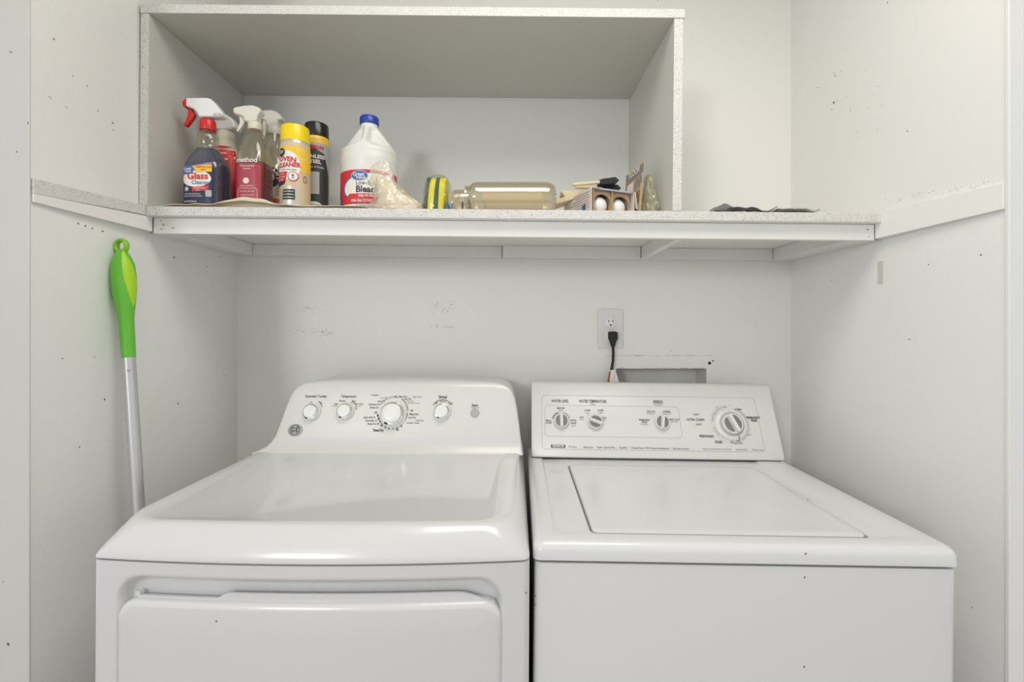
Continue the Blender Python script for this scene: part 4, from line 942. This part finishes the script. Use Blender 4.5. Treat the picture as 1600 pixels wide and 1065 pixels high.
# ------------------------------------------------------------------ cream cloth under the bottles
def sheet(name, label, cat, X0, X1, Y0, Y1, h, m, nx=70, ny=16, seed=0, edge=1.0, solid=.0012, base=.0016):
    mb = MB(); zc = shelf_z((X0+X1)/2)
    def fn(x, y):
        return Vector((x, y, shelf_z(x)+base+max(0, h(x, y))))
    mb.grid(X0, X1, Y0, Y1, fn, nx, ny)
    o = mb.build(name, m, off=((X0+X1)/2, (Y0+Y1)/2, zc), solid=solid, smooth_deg=0)
    for p in o.data.polygons: p.use_smooth = True
    o.location = ((X0+X1)/2, (Y0+Y1)/2, zc); return tag(o, label, cat)
def hc(x, y):
    px = VX+x*F/1.075; b = math.exp(-((px-375)/36)**2)*.0175+math.exp(-((px-412)/26)**2)*.008
    b *= math.exp(-((y-1.079)/.013)**2)
    r = .0042+.0030*noise.noise(Vector((x*30, y*60, 1.0)))
    e = smooth(1.096, 1.086, y); ex = smooth(-.80, -.765, x)
    return (b+r)*e*ex
sheet('folded_cloth', 'thin cream cloth lying bunched along the shelf front edge before the bottles', 'cloth', -.80, -.335, 1.0675, 1.0955, hc, fabric, 120, 14)

# ------------------------------------------------------------------ bag with gloves
def blob(pts_profile, seed, amp, fq, nseg=30):
    pass
X = -.266; d = 1.090; G = thing('plastic_bag', 'crumpled clear plastic bag of cream rubber gloves leaning on the bleach jug', 'bag', (X, d, shelf_z(X)+.0005))
def crumple(secs, amp, fq, seed, n=44, sub=4):
    m = MB(); rs = []
    S2 = []
    for a, b in zip(secs, secs[1:]):
        for k in range(sub): S2.append([a[i]+(b[i]-a[i])*k/sub for i in range(5)])
    S2.append(secs[-1])
    for z, cx, cy, rx, ry in S2:
        r = []
        for k in range(n):
            a = 2*PI*k/n; q = 1+amp*noise.noise(Vector((math.cos(a)*fq, math.sin(a)*fq, z*fq*28+seed)))+amp*.5*noise.noise(Vector((math.cos(a)*fq*2.7, math.sin(a)*fq*2.7, z*fq*70+seed)))
            r.append((cx+rx*q*math.cos(a), cy+ry*q*math.sin(a), z))
        rs.append(r)
    return m.rings(rs)
#   z, cx, cy, rx, ry
crumple([(0,.000,0,.045,.018),(.012,-.004,0,.045,.020),(.030,-.014,0,.036,.018),(.050,-.028,.0,.022,.013),(.070,-.042,.004,.014,.009),(.080,-.046,.005,.008,.005)], .30, 1.6, 3.1).build('glove', glove_m, G, smooth_deg=60)
crumple([(0,-.004,0,.056,.025),(.012,-.006,0,.054,.026),(.032,-.016,0,.044,.024),(.055,-.030,0,.031,.018),(.080,-.040,.003,.026,.012),(.095,-.044,.004,.024,.008),(.108,-.042,.004,.017,.005),(.116,-.040,.004,.007,.002)], .26, 2.0, 8.7).build('film', film_c, G, smooth_deg=30)

# ------------------------------------------------------------------ scrub sponges in wrap
X = -.190; d = 1.138; G = thing('sponge_pack', 'wrapped pack of yellow sponges with dark green scourers standing on the shelf', 'sponge pack', (X, d, shelf_z(X)+.0005), (0, math.radians(2), math.radians(-4)))
def pad(x0, x1, lean, hgt):
    rs = []
    for z, k in ((0.0,.90),(.012,1.0),(.03,1.02),(.055,1.0),(.072,.92),(.083,.75),(hgt,.45)):
        cx = lean*z*z*6
        rs.append(rrect(x0+cx, x1+cx, -.024*k, .024*k, .003, z, n=3, nf=3))
    return MB().rings(rs)
for k in range(2):
    x0 = -.026+k*.0255
    pad(x0, x0+.0095, .12-.10*k, .089).build('scourer', scour, G); pad(x0+.0098, x0+.0245, .12-.10*k, .088).build('sponge', foam_y, G)
crumple([(0,.0,0,.032,.036),(.012,.0,0,.0335,.037),(.045,.001,0,.033,.037),(.075,.002,0,.031,.034),(.090,.004,0,.021,.022),(.097,.006,0,.011,.010)], .07, 3, 2.2).build('wrapper', film, G, smooth_deg=30)
X = -.1585; G = thing('binder_clip', 'small dark blue clip beside the sponge pack', 'clip', (X, 1.10, shelf_z(X)+.0005))
MB().prism([(-.007,0,0),(.007,0,0),(.006,0,.016),(.001,0,.026),(-.006,0,.015)], (0,.018,0)).build('clip_body', mat('dark_blue', (0.03, 0.09, 0.16), 0.4), G, bevel=.002)

# ------------------------------------------------------------------ clear glass jars lying down
X = -.131; d = 1.118; G = thing('glass_cup', 'small clear glass cup lying between the sponges and the big jar', 'glass', (X, d, shelf_z(X)+.0005))
r = .0285
pr = [(r-.001,.024),(r,.023),(r,.0),(r-.001,-.013),(r-.008,-.019),(.002,-.020),(.002,-.016),(r-.009,-.015),(r-.0035,-.010),(r-.003,.022)]
MB().lathe([(a, b) for a, b in pr], (0,0,r), 40, 'X', caps=False).build('cup_body', glass, G)
m = MB(); hp = [Vector((.006+.010*math.sin(PI*k/10)*-1, -r-.001-.0085*math.sin(PI*k/10), r-.018+.032*k/10)) for k in range(11)]; m.tube(hp, .003, 10); m.build('cup_handle', glass, G)
MB().box(.0085,.0115,-r-.0015,-r+.004,.006,.022).build('black_stripe', ink, G)
X = 0.002; d = 1.122; G = thing('glass_jar', 'large clear glass cylinder jar lying on its side in the middle of the shelf', 'jar', (X, d, shelf_z(X)+.0005))
r = .0385
outp = [(r*.72,-.118),(r*.74,-.112),(r*.86,-.106),(r*.97,-.100),(r,-.092),(r,.066),(r*.98,.076),(r*.90,.085),(r*.70,.092),(r*.3,.095)]
inp = [(r*.3,.090),(r*.68,.087),(r*.86,.080),(r*.93,.068),(r*.94,-.090),(r*.90,-.100),(r*.68,-.108),(r*.68,-.118)]
MB().lathe(outp+inp, (0,0,r), 48, 'X', caps=False).build('jar_body', glass, G)
MB().lathe([(r*.76,-.120),(r*.79,-.119),(r*.79,-.114),(r*.74,-.112)], (0,0,r), 48, 'X', caps=False).build('rim', glass, G)
ps = MB().patch(rpoly(-.088,-.074,.006,.020,.002,3), lambda s, h: Vector((s, -math.sqrt(max(0, (r+.0006)**2-(h-r)**2)), h)), 0, 4); ps.build('old_sticker', khaki, G, smooth_deg=0)
m = MB()
roll = [(r*.55,-.08),(r*.60,-.078),(r*.60,.060),(r*.55,.062)]
m.lathe(roll, (0,0,r*.78), 36, 'X'); m.build('paper_roll', mat('cream_inner', (0.80, 0.70, 0.50), 0.7), G)

# ------------------------------------------------------------------ light bulb carton
ang = math.radians(22); X, d = .176, 1.092
G = thing('bulb_carton', 'open cardboard light bulb carton with blue and white print, bulbs facing out', 'box', (X, d, shelf_z(X)+.0005), (0, 0, ang))
bwid, blen, bh, th = .118, .135, .060, .0012
m = MB()
m.box(0, th, 0, blen, 0, bh).box(bwid-th, bwid, 0, blen, 0, bh).box(th, bwid-th, 0, blen, 0, th).box(th, bwid-th, blen-th, blen, th, bh).box(th, bwid-th, 0, blen, bh-th, bh)
m.build('carton', [card_w], G, bevel=.0004)
m = MB(); 
m.box(.006, .008, .002, .055, th, bh-th).box(bwid/2-.001, bwid/2+.001, .003, .06, th, bh-th)
# cardboard sleeve with round cut-outs
for cx in (.034, .085):
    R0 = .0240; vs = []; K_ = 24
    w2, hh = .0255, bh-.004
    arcp = [(cx+R0*math.cos(PI*k/K_), .024+R0*math.sin(PI*k/K_)) for k in range(K_+1)]
    outr = []
    for k in range(K_+1):
        a = PI*k/K_; cx_, sz_ = math.cos(a), math.sin(a); t = min(w2/max(abs(cx_), 1e-6), (hh-.024)/max(sz_, 1e-6)); outr.append((cx+cx_*t, .024+sz_*t))
    vs = [(x, .010, z) for x, z in arcp]+[(x, .010, z) for x, z in outr]; n = K_+1
    m.add(vs, [(k, k+1, n+k+1, n+k) for k in range(K_)])
m.build('divider', card, G, solid=.001)
pr = MB(); sf = lambda y, z: Vector((-.0006, y, z)); tf = lambda x, y: Vector((x, y, bh+.0006))
pr.grid(.010, .018, .006, .028, lambda a_, z: Vector((-.0006, a_+.018, z)), 1, 1, 0)
for k in range(8): pr.grid(.010+.004*(k % 2), .10-.012*((k*5) % 3), .052-.006*k, .0535-.006*k, sf, 1, 1, 1)
pr.grid(.030, .045, .005, .026, sf, 1, 1, 0)
pr.grid(.008, .085, .003, .05, tf, 1, 1, 2); pr.grid(.03, .062, .003, .03, lambda x, y: Vector((x, y, bh+.001)), 1, 1, 0)
pr.grid(.02, .105, -.0006, bh, lambda x, z: Vector((x, -.0006, bh-.0035+z/bh*.003)), 6, 1, 2)
pr.build('print', [mat('print_blue', (0.06, 0.14, 0.40), 0.5), ink_g, mat('print_pale_blue', (0.38, 0.48, 0.58), 0.5)], G, smooth_deg=0, recalc=False)
MB().prism([(bwid+.001, -.001, bh), (bwid+.001, .012, bh), (bwid+.006, .004, .022), (bwid+.003, -.008, .018)], (.0012, 0, 0)).build('torn_flap', label_w, G)
bz = Matrix.Rotation(ang, 4, 'Z')
for k, cx in enumerate((.034, .085)):
    q = Vector((X, d, 0))+(bz @ Vector((cx, .030, 0))); zb = shelf_z(q.x)+.0025
    b = thing('light_bulb', ['round white light bulb in the left cell of the open bulb carton', 'round white light bulb in the right cell of the open bulb carton'][k], 'light bulb', (q.x, q.y, zb), (0, 0, ang), 'light bulbs in the carton')
    R0 = .0222; prof_ = [(.0005,-R0)]+[(R0*math.sin(PI*t/14), -R0*math.cos(PI*t/14)) for t in range(1, 11)]+[(.0125,.022),(.0115,.034),(.0115,.036)]
    MB().lathe(prof_, (0,0,.0235), 36, 'Y').build('bulb_glass', bulb_m, b)
    MB().lathe([(.0115,.036),(.0125,.038),(.0118,.041),(.0125,.044),(.0118,.047),(.0125,.050),(.006,.056)], (0,0,.0235), 24, 'Y').build('screw_base', chrome, b)

# ------------------------------------------------------------------ paper packet and foam brushes on the carton
X, d = .150, 1.165
zt = shelf_z(.17)+bh+.0020
m = MB(); pk = [P(868,313,1.135), P(872,306,1.135), P(885,300,1.135), P(879,292,1.135), P(884,289,1.135), P(920,290,1.135), P(935,291,1.135), P(931,294,1.135)]
G = tag(MB().prism([Vector((p.x-.130, -.012, p.z-(zt))) for p in pk], (0, .05, 0)).build('paper_packet', paper, bevel=.0012), 'crumpled cream paper packet sagging off the left of the bulb carton', 'packet')
G.location = (.130, 1.185, zt)
for v in G.data.vertices: v.co.z += .0035*noise.noise(v.co*90)
def brush(label, p0, p1, dd, tip_up):
    a = P(*p0, dd); b = P(*p1, dd); b.y += .015; t = (b-a).normalized()
    G = thing('foam_brush', label, 'brush', a, (0, -math.atan2(t.z, t.x), math.atan2(t.y, t.x)), 'black foam brushes')
    L0 = (b-a).length
    MB().tube([Vector((0,0,0)), Vector((.002,0,0)), Vector((L0*.6,0,0)), Vector((L0*.63,0,0))], [.0032,.0042,.0040,.0036], 14).build('handle', wood_l, G)
    MB().prism([(L0*.57,-.004,.005),(L0*.57,-.004,-.005),(L0*.66,-.004,-.007),(L0*.93,-.004,-.007),(L0,-.004,0),(L0*.93,-.004,.0085),(L0*.66,-.004,.0075)], (0,.022,0)).build('foam_head', black_m, G, bevel=.0015)
    return G
brush('black foam brush with pale handle, upper of two on the bulb carton', (895,288.5), (969,279), 1.125, 1)
brush('black foam brush with pale handle, lower of two on the bulb carton', (899,292.5), (972,291.5), 1.150, 0)

# ------------------------------------------------------------------ hang card and clear bag
X, d = .3005, 1.12; G = thing('blister_card', 'brown printed hang card standing at the right end of the cabinet', 'card', (X, d, shelf_z(X)+.0005), (0, 0, 0))
va, vb = Vector((-.006,0,0)), Vector((-.016,.117,0)); up = Vector((.0125,0,.1325)); upb = Vector((.006,0,.1325))
def cf(u, v, off=0.0):
    b0 = va+(vb-va)*u; return b0+(up+(upb-up)*u)*v+Vector((-off, -off*.15, 0))
m = MB(); m.grid(0, 1, 0, 1, lambda u, v: cf(u, v), 6, 6); m.build('card', card, G, solid=.0016)
m = MB()
m.grid(.02, .98, .80, .97, lambda u, v: cf(u, v, .0018), 4, 2, 1); m.grid(.04, .45, .56, .80, lambda u, v: cf(u, v, .0016), 3, 2, 1)
for (u0, u1, v0, v1, mi) in ((.5,.9,.55,.76,0),(.1,.4,.28,.5,2),(.5,.9,.1,.5,0),(.12,.38,.05,.22,2),(.62,.8,.2,.42,3)): m.grid(u0, u1, v0, v1, lambda u, v: cf(u, v, .0022+.0002*mi), 2, 2, mi)
def tf2(s, h): return cf(.5-s/.11, .885+h/.13, .0026)
m.text('FLOOR', .020, tf2, (0,.004), 0, bold=.03)
for k in range(5): m.text('protect', .007, lambda s, h: cf(.72-s/.11, .47-.08*k+h/.13, .003), (0,0), 1)
m.build('print', [pale, ink_g, mat('brown_print', (0.30, 0.17, 0.10), 0.6), label_w], G, smooth_deg=0, recalc=False)
X, d = .3265, 1.150; G = thing('clear_bag', 'crumpled yellowish clear plastic wrap between the hang card and the cabinet side', 'plastic wrap', (X, d, shelf_z(X)+.0005))
crumple([(0,0,0,.0175,.030),(.01,0,0,.0180,.034),(.035,-.001,0,.0165,.034),(.060,-.003,0,.0125,.030),(.085,-.004,0,.0085,.024),(.105,-.005,0,.0045,.014)], .35, 2.6, 5.5).build('film', clear('yellowed_film', (0.95, 0.94, 0.84), 0.16, 0.2, body=0.16, bodycol=(0.80, 0.76, 0.55), bump=1.0, bscale=120), G, smooth_deg=50)

# ------------------------------------------------------------------ things on the shelf right of the cabinet
def edge_fade(x, X0, X1, w_=.02): return smooth(X0, X0+w_, x)*smooth(X1, X1-w_, x)
def h1(x, y):
    return .0055*edge_fade(x, .43, .60, .08)+.003*noise.noise(Vector((x*40, y*40, 2)))*edge_fade(x, .43, .60)
def h2(x, y):
    return .001+(.0125*edge_fade(x, .452, .592, .07)+.0085*noise.noise(Vector((x*48, y*30, 7)))*edge_fade(x, .452, .592, .03))*smooth(1.07, 1.085, y)+.010*smooth(.575, .592, x)
def h3(x, y):
    return .004+.007*edge_fade(x, .57, .69, .03)+.0022*noise.noise(Vector((x*60, y*60, 4)))+.005*smooth(.683, .69, x)
sheet('white_wrapper', 'rumpled white plastic wrapper beneath the black one, right of the cabinet', 'wrapper', .425, .560, 1.12, 1.20, lambda x, y: h1(x, y)*1.6+.024*edge_fade(x, .425, .56, .07), white, 50, 16)
sheet('black_wrapper', 'crumpled black plastic wrapper on the shelf right of the cabinet', 'wrapper', .452, .592, 1.072, 1.116, h2, black, 60, 14)
sheet('grey_cloth', 'flat grey green rag with a curled tip at the shelf right side', 'rag', .598, .694, 1.08, 1.15, h3, grey_cloth, 40, 14, solid=.002)

for o in col.objects:                            # repeats that stand together
    if o.name.startswith('spray_bottle'): o['group'] = 'spray bottles in the cabinet'
    if o.name.startswith('spray_can'): o['group'] = 'spray cans in the cabinet'
